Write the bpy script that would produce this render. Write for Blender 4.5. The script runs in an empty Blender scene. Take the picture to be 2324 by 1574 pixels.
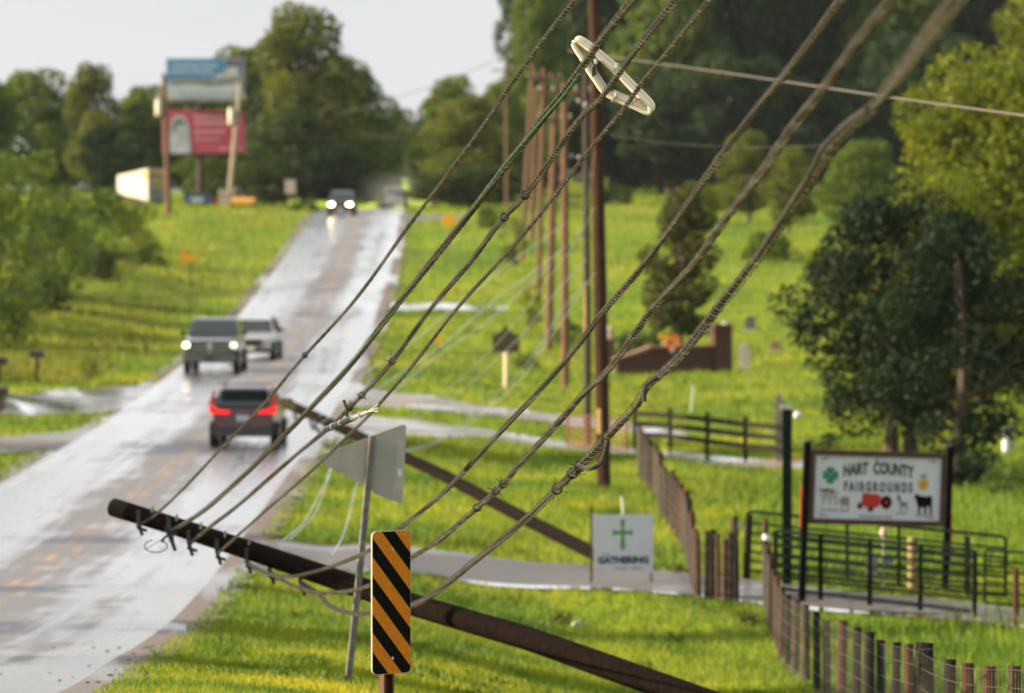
import bpy, bmesh, math, random
import numpy as np
from mathutils import Vector, Matrix, noise as mnoise
R = math.radians
random.seed(7); rng = np.random.default_rng(7)
scene = bpy.context.scene

# ------------------------------------------------------------------ camera, sky, sun, exposure
CAM_H = 6.4; FOC = 200.0; VW, VH = 2324.0, 1574.0; F = FOC/36.0*VW; TH = math.atan(327.0/F)
cam = bpy.data.cameras.new("camera"); cam.lens = FOC; cam.sensor_width = 36
cam.clip_start = 1.0; cam.clip_end = 6000
cam.dof.use_dof = True; cam.dof.focus_distance = 40.0; cam.dof.aperture_fstop = 3.6
co = bpy.data.objects.new("camera", cam); scene.collection.objects.link(co)
co.location = (0, 0, CAM_H); co.rotation_euler = (R(90)-TH, 0, 0); scene.camera = co

SUN_EL, SUN_AZ = 17.0, -7.0        # azimuth: degrees beyond square-left, towards the far side
world = bpy.data.worlds.new("World"); scene.world = world; world.use_nodes = True
wn = world.node_tree.nodes; wl = world.node_tree.links; wn.clear()
sky = wn.new("ShaderNodeTexSky"); sky.sky_type = 'NISHITA'; sky.sun_disc = False
sky.sun_elevation = R(SUN_EL); sky.sun_rotation = R(270+SUN_AZ); sky.air_density = 1.2; sky.dust_density = 4.0
sk = wn.new("ShaderNodeMixRGB"); sk.blend_type = 'MULTIPLY'; sk.inputs[0].default_value = 1; sk.inputs[2].default_value = (0.09, 0.09, 0.09, 1)
wl.new(sky.outputs[0], sk.inputs[1])
tc = wn.new("ShaderNodeTexCoord"); mp = wn.new("ShaderNodeMapping"); mp.inputs['Scale'].default_value = (2.0, 2.0, 14.0)
nz = wn.new("ShaderNodeTexNoise"); nz.inputs['Scale'].default_value = 2.2; nz.inputs['Detail'].default_value = 5
wl.new(tc.outputs['Generated'], mp.inputs[0]); wl.new(mp.outputs[0], nz.inputs['Vector'])
cr = wn.new("ShaderNodeValToRGB"); cr.color_ramp.elements[0].position = 0.3; cr.color_ramp.elements[0].color = (0.60, 0.62, 0.655, 1)
cr.color_ramp.elements[1].position = 0.7; cr.color_ramp.elements[1].color = (0.70, 0.705, 0.71, 1)
wl.new(nz.outputs['Fac'], cr.inputs[0])
mx = wn.new("ShaderNodeMixRGB"); mx.inputs[0].default_value = 0.86
wl.new(sk.outputs[0], mx.inputs[1]); wl.new(cr.outputs[0], mx.inputs[2])
sx_ = wn.new("ShaderNodeSeparateXYZ"); wl.new(tc.outputs['Generated'], sx_.inputs[0])
def mr(src, a, b, c, d):
    m_ = wn.new("ShaderNodeMapRange"); m_.interpolation_type = 'SMOOTHSTEP'
    for i, v in enumerate((a, b, c, d)): m_.inputs[i+1].default_value = v
    wl.new(src, m_.inputs[0]); return m_.outputs[0]
mu = wn.new("ShaderNodeMath"); mu.operation = 'MULTIPLY'; wl.new(mr(sx_.outputs[2], .035, .16, 0, 1), mu.inputs[0]); wl.new(mr(sx_.outputs[1], .35, .9, 0, 1), mu.inputs[1])
m2_ = wn.new("ShaderNodeMath"); m2_.operation = 'MULTIPLY'; wl.new(mu.outputs[0], m2_.inputs[0]); wl.new(mr(sx_.outputs[2], .35, .7, 1, 0), m2_.inputs[1])
m3_ = wn.new("ShaderNodeMath"); m3_.operation = 'MULTIPLY_ADD'; m3_.inputs[1].default_value = 0.80; m3_.inputs[2].default_value = 1.0; wl.new(m2_.outputs[0], m3_.inputs[0])
bank = wn.new("ShaderNodeVectorMath"); bank.operation = 'SCALE'; wl.new(mx.outputs[0], bank.inputs[0]); wl.new(m3_.outputs[0], bank.inputs['Scale'])  # brighter sky ahead, above the frame, added to whiten the wet road
bg = wn.new("ShaderNodeBackground"); bg.inputs[1].default_value = 0.64
wo = wn.new("ShaderNodeOutputWorld"); wl.new(bank.outputs[0], bg.inputs[0]); wl.new(bg.outputs[0], wo.inputs[0])
sl = bpy.data.lights.new("sun", 'SUN'); sl.energy = 5.0; sl.angle = R(0.5); sl.color = (1.0, 0.82, 0.54)
so = bpy.data.objects.new("sun", sl); scene.collection.objects.link(so)
sd = Vector((-math.cos(R(SUN_AZ))*math.cos(R(SUN_EL)), math.sin(R(SUN_AZ))*math.cos(R(SUN_EL)), math.sin(R(SUN_EL))))
so.rotation_euler = sd.to_track_quat('Z', 'Y').to_euler()
vs = scene.view_settings; vs.view_transform = 'Standard'; vs.look = 'None'; vs.exposure = 1.1; vs.gamma = 1
cy = scene.cycles; cy.use_denoising = True; cy.max_bounces = 7; cy.diffuse_bounces = 3; cy.glossy_bounces = 3
cy.transmission_bounces = 4; cy.transparent_max_bounces = 8; cy.volume_bounces = 0; cy.caustics_reflective = False; cy.caustics_refractive = False
cy.sample_clamp_indirect = 6.0

# ------------------------------------------------------------------ picture <-> place
def P(px, py, d):
    dx = (px-VW/2)/F; dy = -(py-VH/2)/F
    return Vector((dx*d, d*(math.cos(TH)+math.sin(TH)*dy), CAM_H+d*(-math.sin(TH)+math.cos(TH)*dy)))
def tab(knots):
    xs = np.array([k[0] for k in knots], float); ys = np.array([k[1] for k in knots], float)
    # monotone-ish smooth: sample linear then blur
    g = np.arange(-60, 2600, 1.0); v = np.interp(g, xs, ys)
    w = lambda Y: np.clip(Y*0.03, 2, 14)
    cs = np.concatenate([[0], np.cumsum(v)])
    h = w(g).astype(int); a = np.clip(np.arange(len(g))-h, 0, len(g)-1); b = np.clip(np.arange(len(g))+h+1, 1, len(g))
    v2 = (cs[b]-cs[a])/(b-a)
    return lambda Y: np.interp(Y, g, v2)
z_road = tab([(-60,5.2),(0,4.7),(40,2.72),(50,2.05),(56,1.66),(62,1.30),(70,.90),(80,.50),(93,.13),(103,0),(120,-.1),(140,-.2),(168,-.1),(199,.25),(226,.44),(269,1.0),(331,2.8),(430,5.62),(446,5.78),(480,5.85),(520,5.6),(700,4.5),(1200,3),(2600,3)])
z_left = tab([(-60,5.2),(0,4.7),(40,2.72),(50,2.05),(56,1.66),(62,1.30),(70,.90),(80,.50),(93,.13),(103,0),(120,-.1),(140,-.2),(168,-.1),(199,.35),(226,.9),(269,1.9),(331,3.4),(400,5.4),(450,6.05),(520,6.3),(700,7),(1200,9),(2600,9)])
z_right = tab([(-60,5.0),(0,4.2),(40,2.0),(47.5,1.4),(52,1.05),(62,.42),(72,-.12),(80,-.5),(88,-.72),(95,-.5),(100,-.3),(110,-.25),(130,-.45),(145,-.5),(170,-.35),(199,0),(226,.3),(269,1.0),(331,3.0),(400,5.0),(450,6.1),(520,7.0),(600,8.5),(700,9.5),(900,10),(2600,10)])
x_edge = tab([(-60,-3.2),(44,-3.3),(50,-3.5),(55,-3.7),(60,-3.92),(64,-4.05),(70,-4.13),(80,-4.28),(93,-4.5),(103,-4.62),(140,-4.95),(168,-4.97),(199,-5.1),(226,-5.5),(269,-5.95),(331,-6.5),(430,-7.95),(520,-9.6),(700,-16),(1200,-45),(2600,-120)])
RW = 7.0
def sst(t): t = np.clip(t, 0, 1); return t*t*(3-2*t)
def hgt(X, Y):
    X = np.asarray(X, float); Y = np.asarray(Y, float)
    e = x_edge(Y); dr = X-e; dl = (e-RW)-X
    z = z_road(Y)
    tr = sst((dr-0.6)/5.5); tl = sst((dl-1.0)/8.0)
    z = z + (z_right(Y)-z_road(Y))*tr + (z_left(Y)-z_road(Y))*tl
    off = np.maximum(dr, dl); a = sst((off-.8)/3)
    z = z + a*(0.05*np.sin(X*1.3+Y*.21)*np.cos(Y*.35+X*.2) + 0.10*np.sin(X*.31+1.3)*np.sin(Y*.11))*np.clip(Y/90, .3, 1.6)
    z = z - 0.10*np.exp(-((dr-1.1)/.6)**2)*(dr > 0)*sst((Y-50)/20)      # shallow ditch by the shoulder
    return z
def hz(x, y): return float(hgt(x, y))
def ground(px, py, d0=45.0, d1=900.0):
    ds = np.arange(d0, d1, .25); dx = (px-VW/2)/F; dy = -(py-VH/2)/F
    X = dx*ds; Y = ds*(math.cos(TH)+math.sin(TH)*dy); Z = CAM_H+ds*(-math.sin(TH)+math.cos(TH)*dy)
    k = np.argmax(hgt(X, Y) >= Z)
    if k == 0: k = len(ds)-1 if hgt(X[0], Y[0]) < Z[0] else 0
    return Vector((float(X[k]), float(Y[k]), hz(X[k], Y[k])))
def S(d): return F/d

# ------------------------------------------------------------------ helpers
COL = scene.collection
class MB:
    def __init__(s): s.v = []; s.f = []; s.m = []
    def add(s, vs, fs, m=0):
        o = len(s.v); s.v += [Vector(v) for v in vs]; s.f += [tuple(i+o for i in f) for f in fs]; s.m += [m]*len(fs); return s
    def box(s, c, d, m=0, rot=None, taper=1.0):
        c = Vector(c); hx, hy, hh = d[0]/2, d[1]/2, d[2]/2
        vs = [Vector((x*hx*(taper if z > 0 else 1), y*hy*(taper if z > 0 else 1), z*hh)) for z in (-1, 1) for y in (-1, 1) for x in (-1, 1)]
        if rot is not None: vs = [rot @ v for v in vs]
        return s.add([v+c for v in vs], [(0,2,3,1),(4,5,7,6),(0,1,5,4),(2,6,7,3),(0,4,6,2),(1,3,7,5)], m)
    def bar(s, a, b, w, t, m=0):
        a = Vector(a); b = Vector(b); q = (b-a).to_track_quat('X', 'Z').to_matrix()
        return s.box((a+b)/2, ((b-a).length, w, t), m, q)
    def tube(s, pts, r, n=8, m=0, caps=True, squash=None):
        pts = [Vector(p) for p in pts]; k = len(pts)
        rs = r if hasattr(r, '__len__') else [r]*k
        up = None; o = len(s.v)
        for i, p in enumerate(pts):
            t = (pts[min(i+1, k-1)]-pts[max(i-1, 0)]).normalized()
            if up is None: up = t.orthogonal().normalized()
            up = (up-t*up.dot(t)); up = up.normalized() if up.length > 1e-6 else t.orthogonal().normalized()
            w = t.cross(up)
            for j in range(n):
                a = 2*math.pi*j/n; s.v.append(p+(up*math.cos(a)+w*math.sin(a))*rs[i])
        for i in range(k-1):
            for j in range(n):
                a = o+i*n+j; b = o+i*n+(j+1) % n; s.f.append((a, b, b+n, a+n)); s.m.append(m)
        if caps:
            s.f.append(tuple(o+j for j in range(n))[::-1]); s.m.append(m)
            s.f.append(tuple(o+(k-1)*n+j for j in range(n))); s.m.append(m)
        return s
    def lathe(s, prof, n=16, m=0, c=(0,0,0), axis='Z'):
        o = len(s.v); c = Vector(c)
        for (r, z) in prof:
            for j in range(n):
                a = 2*math.pi*j/n; v = Vector((r*math.cos(a), r*math.sin(a), z))
                if axis == 'X': v = Vector((v.z, v.x, v.y))
                if axis == 'Y': v = Vector((v.x, v.z, v.y))
                s.v.append(c+v)
        for i in range(len(prof)-1):
            for j in range(n):
                a = o+i*n+j; b = o+i*n+(j+1) % n; s.f.append((a, b, b+n, a+n)); s.m.append(m)
        s.f.append(tuple(o+j for j in range(n))[::-1]); s.m.append(m)
        s.f.append(tuple(o+(len(prof)-1)*n+j for j in range(n))); s.m.append(m); return s
    def plate(s, pts2, y0, y1, m=0, M=None):       # outline in x,z extruded in y
        n = len(pts2); vs = [Vector((p[0], y0, p[1])) for p in pts2]+[Vector((p[0], y1, p[1])) for p in pts2]
        if M: vs = [M @ v for v in vs]
        return s.add(vs, [tuple(range(n)), tuple(range(2*n-1, n-1, -1))]+[(i, i+n, (i+1) % n+n, (i+1) % n) for i in range(n)], m)
    def side(s, pts2, x0, x1, m=0):                # outline in y,z extruded in x
        n = len(pts2); vs = [Vector((x0, p[0], p[1])) for p in pts2]+[Vector((x1, p[0], p[1])) for p in pts2]
        return s.add(vs, [tuple(range(n)), tuple(range(2*n-1, n-1, -1))]+[(i, i+n, (i+1) % n+n, (i+1) % n) for i in range(n)], m)
    def blob(s, c, r, seed=0, amp=.15, n=2, m=0):
        bm = bmesh.new(); bmesh.ops.create_icosphere(bm, subdivisions=n, radius=1)
        vs = []
        for v in bm.verts:
            k = 1+amp*mnoise.noise(v.co*1.7+Vector((seed*3.1, 0, 0)))*2; vs.append(Vector((v.co.x*r[0]*k, v.co.y*r[1]*k, v.co.z*r[2]*k))+Vector(c))
        fs = [tuple(v.index for v in f.verts) for f in bm.faces]; bm.free(); return s.add(vs, fs, m)
    def build(s, name, mats, parent=None, loc=None, smooth=False, bevel=0, seg=2, fix=True):
        me = bpy.data.meshes.new(name); me.from_pydata([tuple(v) for v in s.v], [], s.f)
        mats = mats if isinstance(mats, (list, tuple)) else [mats]
        for mm in mats: me.materials.append(mm)
        me.polygons.foreach_set('material_index', s.m)
        if fix:
            bm = bmesh.new(); bm.from_mesh(me); bmesh.ops.recalc_face_normals(bm, faces=bm.faces)
            if bevel: bmesh.ops.bevel(bm, geom=[e for e in bm.edges if len(e.link_faces) == 2 and e.calc_face_angle(0) > .35], offset=bevel, segments=seg, affect='EDGES', clamp_overlap=True)
            bm.to_mesh(me); bm.free()
        if smooth:
            me.polygons.foreach_set('use_smooth', [True]*len(me.polygons))
            try: me.set_sharp_from_angle(angle=R(38))
            except Exception: pass
        o = bpy.data.objects.new(name, me); COL.objects.link(o)
        if parent: o.parent = parent
        if loc is not None: o.location = loc
        return o
def tag(o, label=None, cat=None, group=None, kind=None):
    if label: o["label"] = label
    if cat: o["category"] = cat
    if group: o["group"] = group
    if kind: o["kind"] = kind
    return o
def empty(name, loc, label, cat, rz=0, group=None):
    o = bpy.data.objects.new(name, None); COL.objects.link(o); o.location = loc; o.rotation_euler = (0, 0, rz); o.empty_display_size = .2
    return tag(o, label, cat, group)
def copy_tree(o, parent=None):
    c = o.copy(); COL.objects.link(c); c.parent = parent
    for ch in list(o.children): copy_tree(ch, c)
    return c

# ------------------------------------------------------------------ materials
MATS = {}
def mat(name, col, rough=.6, metal=0, var=.25, scale=6, bump=.0, spec=.5, col2=None, stretch=(1,1,1), emit=0, coat=0, detail=5):
    if name in MATS: return MATS[name]
    m = bpy.data.materials.new(name); m.use_nodes = True; MATS[name] = m
    n = m.node_tree.nodes; l = m.node_tree.links; b = n['Principled BSDF']
    b.inputs['Roughness'].default_value = rough; b.inputs['Metallic'].default_value = metal
    b.inputs['Specular IOR Level'].default_value = spec; b.inputs['Coat Weight'].default_value = coat
    t = n.new('ShaderNodeTexCoord'); p = n.new('ShaderNodeMapping'); p.inputs['Scale'].default_value = stretch
    x = n.new('ShaderNodeTexNoise'); x.inputs['Scale'].default_value = scale; x.inputs['Detail'].default_value = detail
    l.new(t.outputs['Object'], p.inputs[0]); l.new(p.outputs[0], x.inputs['Vector'])
    r = n.new('ShaderNodeValToRGB'); e = r.color_ramp.elements
    c2 = col2 or tuple(c*(1+var) for c in col); c1 = tuple(c*(1-var) for c in col) if not col2 else col
    e[0].position = .32; e[0].color = (*c1, 1); e[1].position = .68; e[1].color = (*c2, 1)
    l.new(x.outputs['Fac'], r.inputs[0]); l.new(r.outputs[0], b.inputs['Base Color'])
    if emit:
        b.inputs['Emission Color'].default_value = (*col, 1); b.inputs['Emission Strength'].default_value = emit
    if bump:
        bp = n.new('ShaderNodeBump'); bp.inputs['Strength'].default_value = bump; bp.inputs['Distance'].default_value = .02
        l.new(x.outputs['Fac'], bp.inputs['Height']); l.new(bp.outputs[0], b.inputs['Normal'])
    return m
def leafmat(name, c1, c2, trans=.45, scale=1.2, c3=None, stretch=(1,1,1), gloss=.02):
    if name in MATS: return MATS[name]
    m = bpy.data.materials.new(name); m.use_nodes = True; MATS[name] = m
    n = m.node_tree.nodes; l = m.node_tree.links; n.remove(n['Principled BSDF']); out = n['Material Output']
    t = n.new('ShaderNodeTexCoord'); x = n.new('ShaderNodeTexNoise'); x.inputs['Scale'].default_value = scale; x.inputs['Detail'].default_value = 4
    mp_ = n.new('ShaderNodeMapping'); mp_.inputs['Scale'].default_value = stretch; l.new(t.outputs['Object'], mp_.inputs[0]); l.new(mp_.outputs[0], x.inputs['Vector'])
    g = n.new('ShaderNodeNewGeometry'); a = n.new('ShaderNodeMath'); a.operation = 'MULTIPLY_ADD'; a.inputs[1].default_value = .30; 
    s_ = n.new('ShaderNodeMath'); s_.operation = 'SUBTRACT'; s_.inputs[1].default_value = .15
    l.new(g.outputs['Random Per Island'], a.inputs[0]); l.new(x.outputs['Fac'], a.inputs[2]); l.new(a.outputs[0], s_.inputs[0])
    r = n.new('ShaderNodeValToRGB'); e = r.color_ramp.elements; e[0].position = .34; e[0].color = (*c1, 1); e[1].position = .66; e[1].color = (*c2, 1)
    if c3: q = e.new(.8); q.color = (*c3, 1)
    l.new(s_.outputs[0], r.inputs[0])
    d = n.new('ShaderNodeBsdfDiffuse'); tr = n.new('ShaderNodeBsdfTranslucent'); gl = n.new('ShaderNodeBsdfGlossy'); gl.inputs['Roughness'].default_value = .6
    gl.inputs['Color'].default_value = (.9, .95, .85, 1)
    hs = n.new('ShaderNodeMixRGB'); hs.blend_type = 'MULTIPLY'; hs.inputs[0].default_value = 1; hs.inputs[2].default_value = (1.7, 1.5, .75, 1)
    l.new(r.outputs[0], hs.inputs[1])
    l.new(r.outputs[0], d.inputs[0]); l.new(hs.outputs[0], tr.inputs[0])
    m1 = n.new('ShaderNodeMixShader'); m1.inputs[0].default_value = trans; l.new(d.outputs[0], m1.inputs[1]); l.new(tr.outputs[0], m1.inputs[2])
    m2 = n.new('ShaderNodeMixShader'); m2.inputs[0].default_value = gloss; l.new(m1.outputs[0], m2.inputs[1]); l.new(gl.outputs[0], m2.inputs[2])
    l.new(m2.outputs[0], out.inputs[0]); return m

def ground_mat():
    m = bpy.data.materials.new('turf'); m.use_nodes = True; n = m.node_tree.nodes; l = m.node_tree.links; b = n['Principled BSDF']
    b.inputs['Roughness'].default_value = .95; b.inputs['Specular IOR Level'].default_value = .1
    t = n.new('ShaderNodeTexCoord')
    def nz(sc, st, det=5):
        p = n.new('ShaderNodeMapping'); p.inputs['Scale'].default_value = st; x = n.new('ShaderNodeTexNoise'); x.inputs['Scale'].default_value = sc; x.inputs['Detail'].default_value = det
        l.new(t.outputs['Object'], p.inputs[0]); l.new(p.outputs[0], x.inputs['Vector']); return x
    a = nz(.12, (1, .35, 1)); c = nz(2.5, (1, .5, 1))
    r = n.new('ShaderNodeValToRGB'); e = r.color_ramp.elements
    e[0].position = .3; e[0].color = (.06, .15, .007, 1); e[1].position = .72; e[1].color = (.29, .28, .02, 1); q = e.new(.5); q.color = (.18, .27, .010, 1)
    l.new(a.outputs['Fac'], r.inputs[0])
    r2 = n.new('ShaderNodeValToRGB'); r2.color_ramp.elements[0].position = .3; r2.color_ramp.elements[0].color = (.6, .62, .6, 1); r2.color_ramp.elements[1].position = .7; r2.color_ramp.elements[1].color = (1.25, 1.2, 1.1, 1)
    l.new(c.outputs['Fac'], r2.inputs[0])
    mm = n.new('ShaderNodeMixRGB'); mm.blend_type = 'MULTIPLY'; mm.inputs[0].default_value = 1; l.new(r.outputs[0], mm.inputs[1]); l.new(r2.outputs[0], mm.inputs[2])
    l.new(mm.outputs[0], b.inputs['Base Color'])
    bp = n.new('ShaderNodeBump'); bp.inputs['Strength'].default_value = 1.0; bp.inputs['Distance'].default_value = .25; l.new(c.outputs['Fac'], bp.inputs['Height']); l.new(bp.outputs[0], b.inputs['Normal'])
    return m
def wet_mat(name, dry, wet, puddle=.5, marks=True, rdry=.5, rwet=.16):
    m = bpy.data.materials.new(name); m.use_nodes = True; n = m.node_tree.nodes; l = m.node_tree.links; b = n['Principled BSDF']
    uv = n.new('ShaderNodeUVMap'); sp = n.new('ShaderNodeSeparateXYZ'); l.new(uv.outputs[0], sp.inputs[0])
    def nz(sc, st, det=5, dist=0):
        p = n.new('ShaderNodeMapping'); p.inputs['Scale'].default_value = st; x = n.new('ShaderNodeTexNoise'); x.inputs['Scale'].default_value = sc; x.inputs['Detail'].default_value = det; x.inputs['Distortion'].default_value = dist
        l.new(uv.outputs[0], p.inputs[0]); l.new(p.outputs[0], x.inputs['Vector']); return x
    def ramp(src, stops):
        r = n.new('ShaderNodeValToRGB'); e = r.color_ramp.elements
        e[0].position = stops[0][0]; e[0].color = (stops[0][1],)*3+(1,); e[1].position = stops[-1][0]; e[1].color = (stops[-1][1],)*3+(1,)
        for (p, v) in stops[1:-1]: q = e.new(p); q.color = (v,)*3+(1,)
        l.new(src, r.inputs[0]); return r
    def mth(op, a, b_):
        x = n.new('ShaderNodeMath'); x.operation = op
        for i, s in enumerate((a, b_)):
            if hasattr(s, 'is_linked'): l.new(s, x.inputs[i])
            else: x.inputs[i].default_value = s
        return x.outputs[0]
    big = nz(.5, (1, .10, 1), 4, .5); fine = nz(3.0, (1, .12, 1), 6)
    if marks:
        # u in 0..1 across the carriageway: water lies in the wheel tracks and along the edges, the crown is drier
        u = mth('DIVIDE', sp.outputs[0], RW)
        lat = ramp(u, [(0, 1), (.10, .75), (.18, .95), (.27, .70), (.33, .75), (.42, .30), (.5, .10), (.60, .25), (.70, .8), (.78, .62), (.86, 1.0), (1, .9)])
        wetf = mth('ADD', mth('MULTIPLY', lat.outputs[0], .8), mth('MULTIPLY', mth('SUBTRACT', big.outputs['Fac'], .5), 1.5))
        streak = nz(5.0, (1, .02, 1), 4, .2); cross = nz(1.0, (.35, .5, 1), 5, 1.0)
        wetf = mth('ADD', wetf, mth('MULTIPLY', mth('SUBTRACT', fine.outputs['Fac'], .5), .7))
        wetf = mth('ADD', wetf, mth('MULTIPLY', mth('SUBTRACT', streak.outputs['Fac'], .5), .9))
        wetf = mth('ADD', wetf, mth('MULTIPLY', mth('SUBTRACT', cross.outputs['Fac'], .5), .8))
        w = ramp(wetf, [(.20, 0), (.74, 1)])
    else:
        w = ramp(big.outputs['Fac'], [(puddle-.05, 0), (puddle+.05, 1)])
    cm = n.new('ShaderNodeMixRGB'); cm.inputs[1].default_value = (*dry, 1); cm.inputs[2].default_value = (*wet, 1); l.new(w.outputs[0], cm.inputs[0])
    base = cm.outputs[0]
    if marks:
        u_ = sp.outputs[0]
        def band(c, hw): 
            return mth('LESS_THAN', mth('ABSOLUTE', mth('SUBTRACT', u_, c), 0), hw)
        br = ramp(fine.outputs['Fac'], [(.46, 0), (.62, .75)])
        yl = mth('MULTIPLY', mth('MAXIMUM', band(RW/2-.13, .08), band(RW/2+.13, .08)), br.outputs[0])
        wl_ = mth('MULTIPLY', band(RW-.18, .05), br.outputs[0]); wl2 = mth('MULTIPLY', band(.3, .05), br.outputs[0])
        k = n.new('ShaderNodeMixRGB'); l.new(yl, k.inputs[0]); l.new(base, k.inputs[1]); k.inputs[2].default_value = (.46, .23, .06, 1)
        k2 = n.new('ShaderNodeMixRGB'); l.new(mth('MAXIMUM', wl_, wl2), k2.inputs[0]); l.new(k.outputs[0], k2.inputs[1]); k2.inputs[2].default_value = (.7, .7, .68, 1)
        base = k2.outputs[0]
    l.new(base, b.inputs['Base Color'])
    rr = n.new('ShaderNodeMapRange'); rr.inputs[3].default_value = rdry; rr.inputs[4].default_value = rwet; l.new(w.outputs[0], rr.inputs[0]); l.new(rr.outputs[0], b.inputs['Roughness'])
    b.inputs['IOR'].default_value = 1.7; b.inputs['Coat IOR'].default_value = 1.7
    sr = n.new('ShaderNodeMapRange'); sr.inputs[3].default_value = .25; sr.inputs[4].default_value = 1.0; l.new(w.outputs[0], sr.inputs[0]); l.new(sr.outputs[0], b.inputs['Specular IOR Level'])
    cr_ = n.new('ShaderNodeMapRange'); cr_.inputs[3].default_value = 0; cr_.inputs[4].default_value = .9; l.new(w.outputs[0], cr_.inputs[0]); l.new(cr_.outputs[0], b.inputs['Coat Weight']); b.inputs['Coat Roughness'].default_value = rwet
    bp = n.new('ShaderNodeBump'); bp.inputs['Distance'].default_value = .01; bp.inputs['Strength'].default_value = .22; l.new(fine.outputs['Fac'], bp.inputs['Height']); l.new(bp.outputs[0], b.inputs['Normal'])
    return m

M_turf = ground_mat()
M_road = wet_mat('wet asphalt', (.16, .145, .145), (.10, .10, .105), rdry=.55, rwet=.20)
M_drive = wet_mat('wet gravel drive', (.22, .18, .16), (.13, .12, .12), .52, False, .8, .12)
M_drive2 = wet_mat('old asphalt drive', (.13, .12, .12), (.09, .085, .085), .60, False, .75, .2)
M_mud = wet_mat('muddy puddled drive', (.17, .14, .13), (.07, .07, .07), .42, False, .75, .05)
M_shoulder = wet_mat('shoulder grit', (.17, .13, .115), (.10, .08, .07), .56, False, .8, .15)
M_pole = mat('weathered pole timber', (.007, .004, .0035), .95, 0, scale=5, bump=.6, spec=.05, col2=(.017, .0105, .009), stretch=(6, 6, .5))
M_poles = mat('standing pole timber', (.022, .011, .008), .85, 0, scale=5, bump=.4, spec=.15, col2=(.07, .033, .021), stretch=(6, 6, .5))
M_polel = mat('lighter pole timber', (.09, .045, .025), .8, 0, scale=5, bump=.4, col2=(.18, .09, .045), stretch=(6, 6, .5))
M_poled = mat('dark creosoted pole', (.03, .02, .016), .75, 0, scale=5, bump=.4, col2=(.04, .024, .016), stretch=(6, 6, .5))
M_polegr = mat('mossy pole timber', (.016, .017, .009), .9, 0, scale=5, bump=.5, spec=.1, col2=(.045, .038, .018), stretch=(6, 6, .5))
M_galv = mat('galvanised steel', (.34, .32, .30), .55, .2, .25, 9)
M_alu = mat('bare aluminium sign back', (.42, .38, .35), .55, .1, .12, 4)
M_aludark = mat('darker aluminium', (.36, .345, .33), .55, .1, .06, 3)
M_bolt = mat('zinc bolt', (.5, .5, .48), .35, .8, .1, 30)
M_jacket = mat('cable jacket', (.012, .011, .007), .65, 0, .3, 12, bump=.2, spec=.25, col2=(.032, .027, .016))
M_jacketw = mat('weathered cable jacket', (.022, .019, .016), .75, 0, .3, 8, bump=.3, spec=.25, col2=(.055, .048, .044))
M_green = mat('green cable jacket', (.01, .05, .02), .45, 0, .4, 10, col2=(.03, .12, .05))
M_lash = mat('steel lashing wire', (.07, .06, .04), .6, .2, .2, 30)
M_black = mat('black plastic', (.018, .018, .02), .45, 0, .2, 10)
M_ins = mat('grey porcelain', (.34, .33, .32), .4, 0, .1, 8)
M_ring = mat('cream plastic channel', (.80, .68, .54), .4, 0, .08, 8)
M_orange = mat('orange retroreflective sheet', (.62, .19, .006), .5, 0, .12, 30, spec=.2)
M_blackp = mat('black sign paint', (.005, .005, .006), .6, 0, .1, 10, spec=.04)
M_white = mat('white paint', (.74, .75, .77), .5, 0, .05, 6)
M_post = mat('fence post timber', (.035, .024, .017), .9, 0, scale=4, bump=.6, spec=.1, col2=(.10, .07, .048), stretch=(5, 5, .6))
M_postd = mat('dark fence post timber', (.009, .008, .007), .85, 0, scale=4, bump=.5, spec=.1, col2=(.032, .024, .02), stretch=(5, 5, .6))
M_postr = mat('red brown fence post', (.06, .028, .02), .85, 0, scale=4, bump=.5, spec=.1, col2=(.095, .045, .030), stretch=(5, 5, .6))
M_wire = mat('fence wire', (.07, .065, .06), .7, .1, .2, 20)
M_gate = mat('green gate paint', (.003, .008, .006), .8, 0, .3, 6, spec=.08)
M_rust = mat('rusty pipe', (.16, .07, .035), .8, .1, .4, 8)
M_brown = mat('brown sign timber', (.055, .018, .012), .6, 0, .3, 5)
M_brick = None
def brick_mat():
    m = bpy.data.materials.new('red brick'); m.use_nodes = True; n = m.node_tree.nodes; l = m.node_tree.links; b = n['Principled BSDF']
    t = n.new('ShaderNodeTexCoord'); br = n.new('ShaderNodeTexBrick'); br.inputs['Scale'].default_value = 1.0
    br.inputs['Brick Width'].default_value = .22; br.inputs['Row Height'].default_value = .075; br.inputs['Mortar Size'].default_value = .01
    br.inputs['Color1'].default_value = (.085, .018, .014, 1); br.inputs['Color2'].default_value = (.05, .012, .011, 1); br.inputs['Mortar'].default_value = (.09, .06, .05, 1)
    mp = n.new('ShaderNodeMapping'); mp.inputs['Rotation'].default_value = (R(90), 0, 0)
    l.new(t.outputs['Object'], mp.inputs[0]); l.new(mp.outputs[0], br.inputs['Vector']); l.new(br.outputs['Color'], b.inputs['Base Color']); b.inputs['Roughness'].default_value = .85
    return m
M_brick = brick_mat()
M_bark = mat('bark', (.045, .033, .024), .9, 0, scale=6, bump=.6, col2=(.11, .08, .055), stretch=(3, 3, .6))
M_glass = mat('tinted car glass', (.02, .028, .03), .06, 0, .1, 2, spec=.8)
M_tyre = mat('tyre rubber', (.018, .018, .018), .8, 0, .2, 8)
M_rim = mat('alloy rim', (.35, .35, .36), .3, .9, .1, 8)
M_chrome = mat('chrome', (.6, .6, .62), .15, 1, .05, 8)

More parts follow.
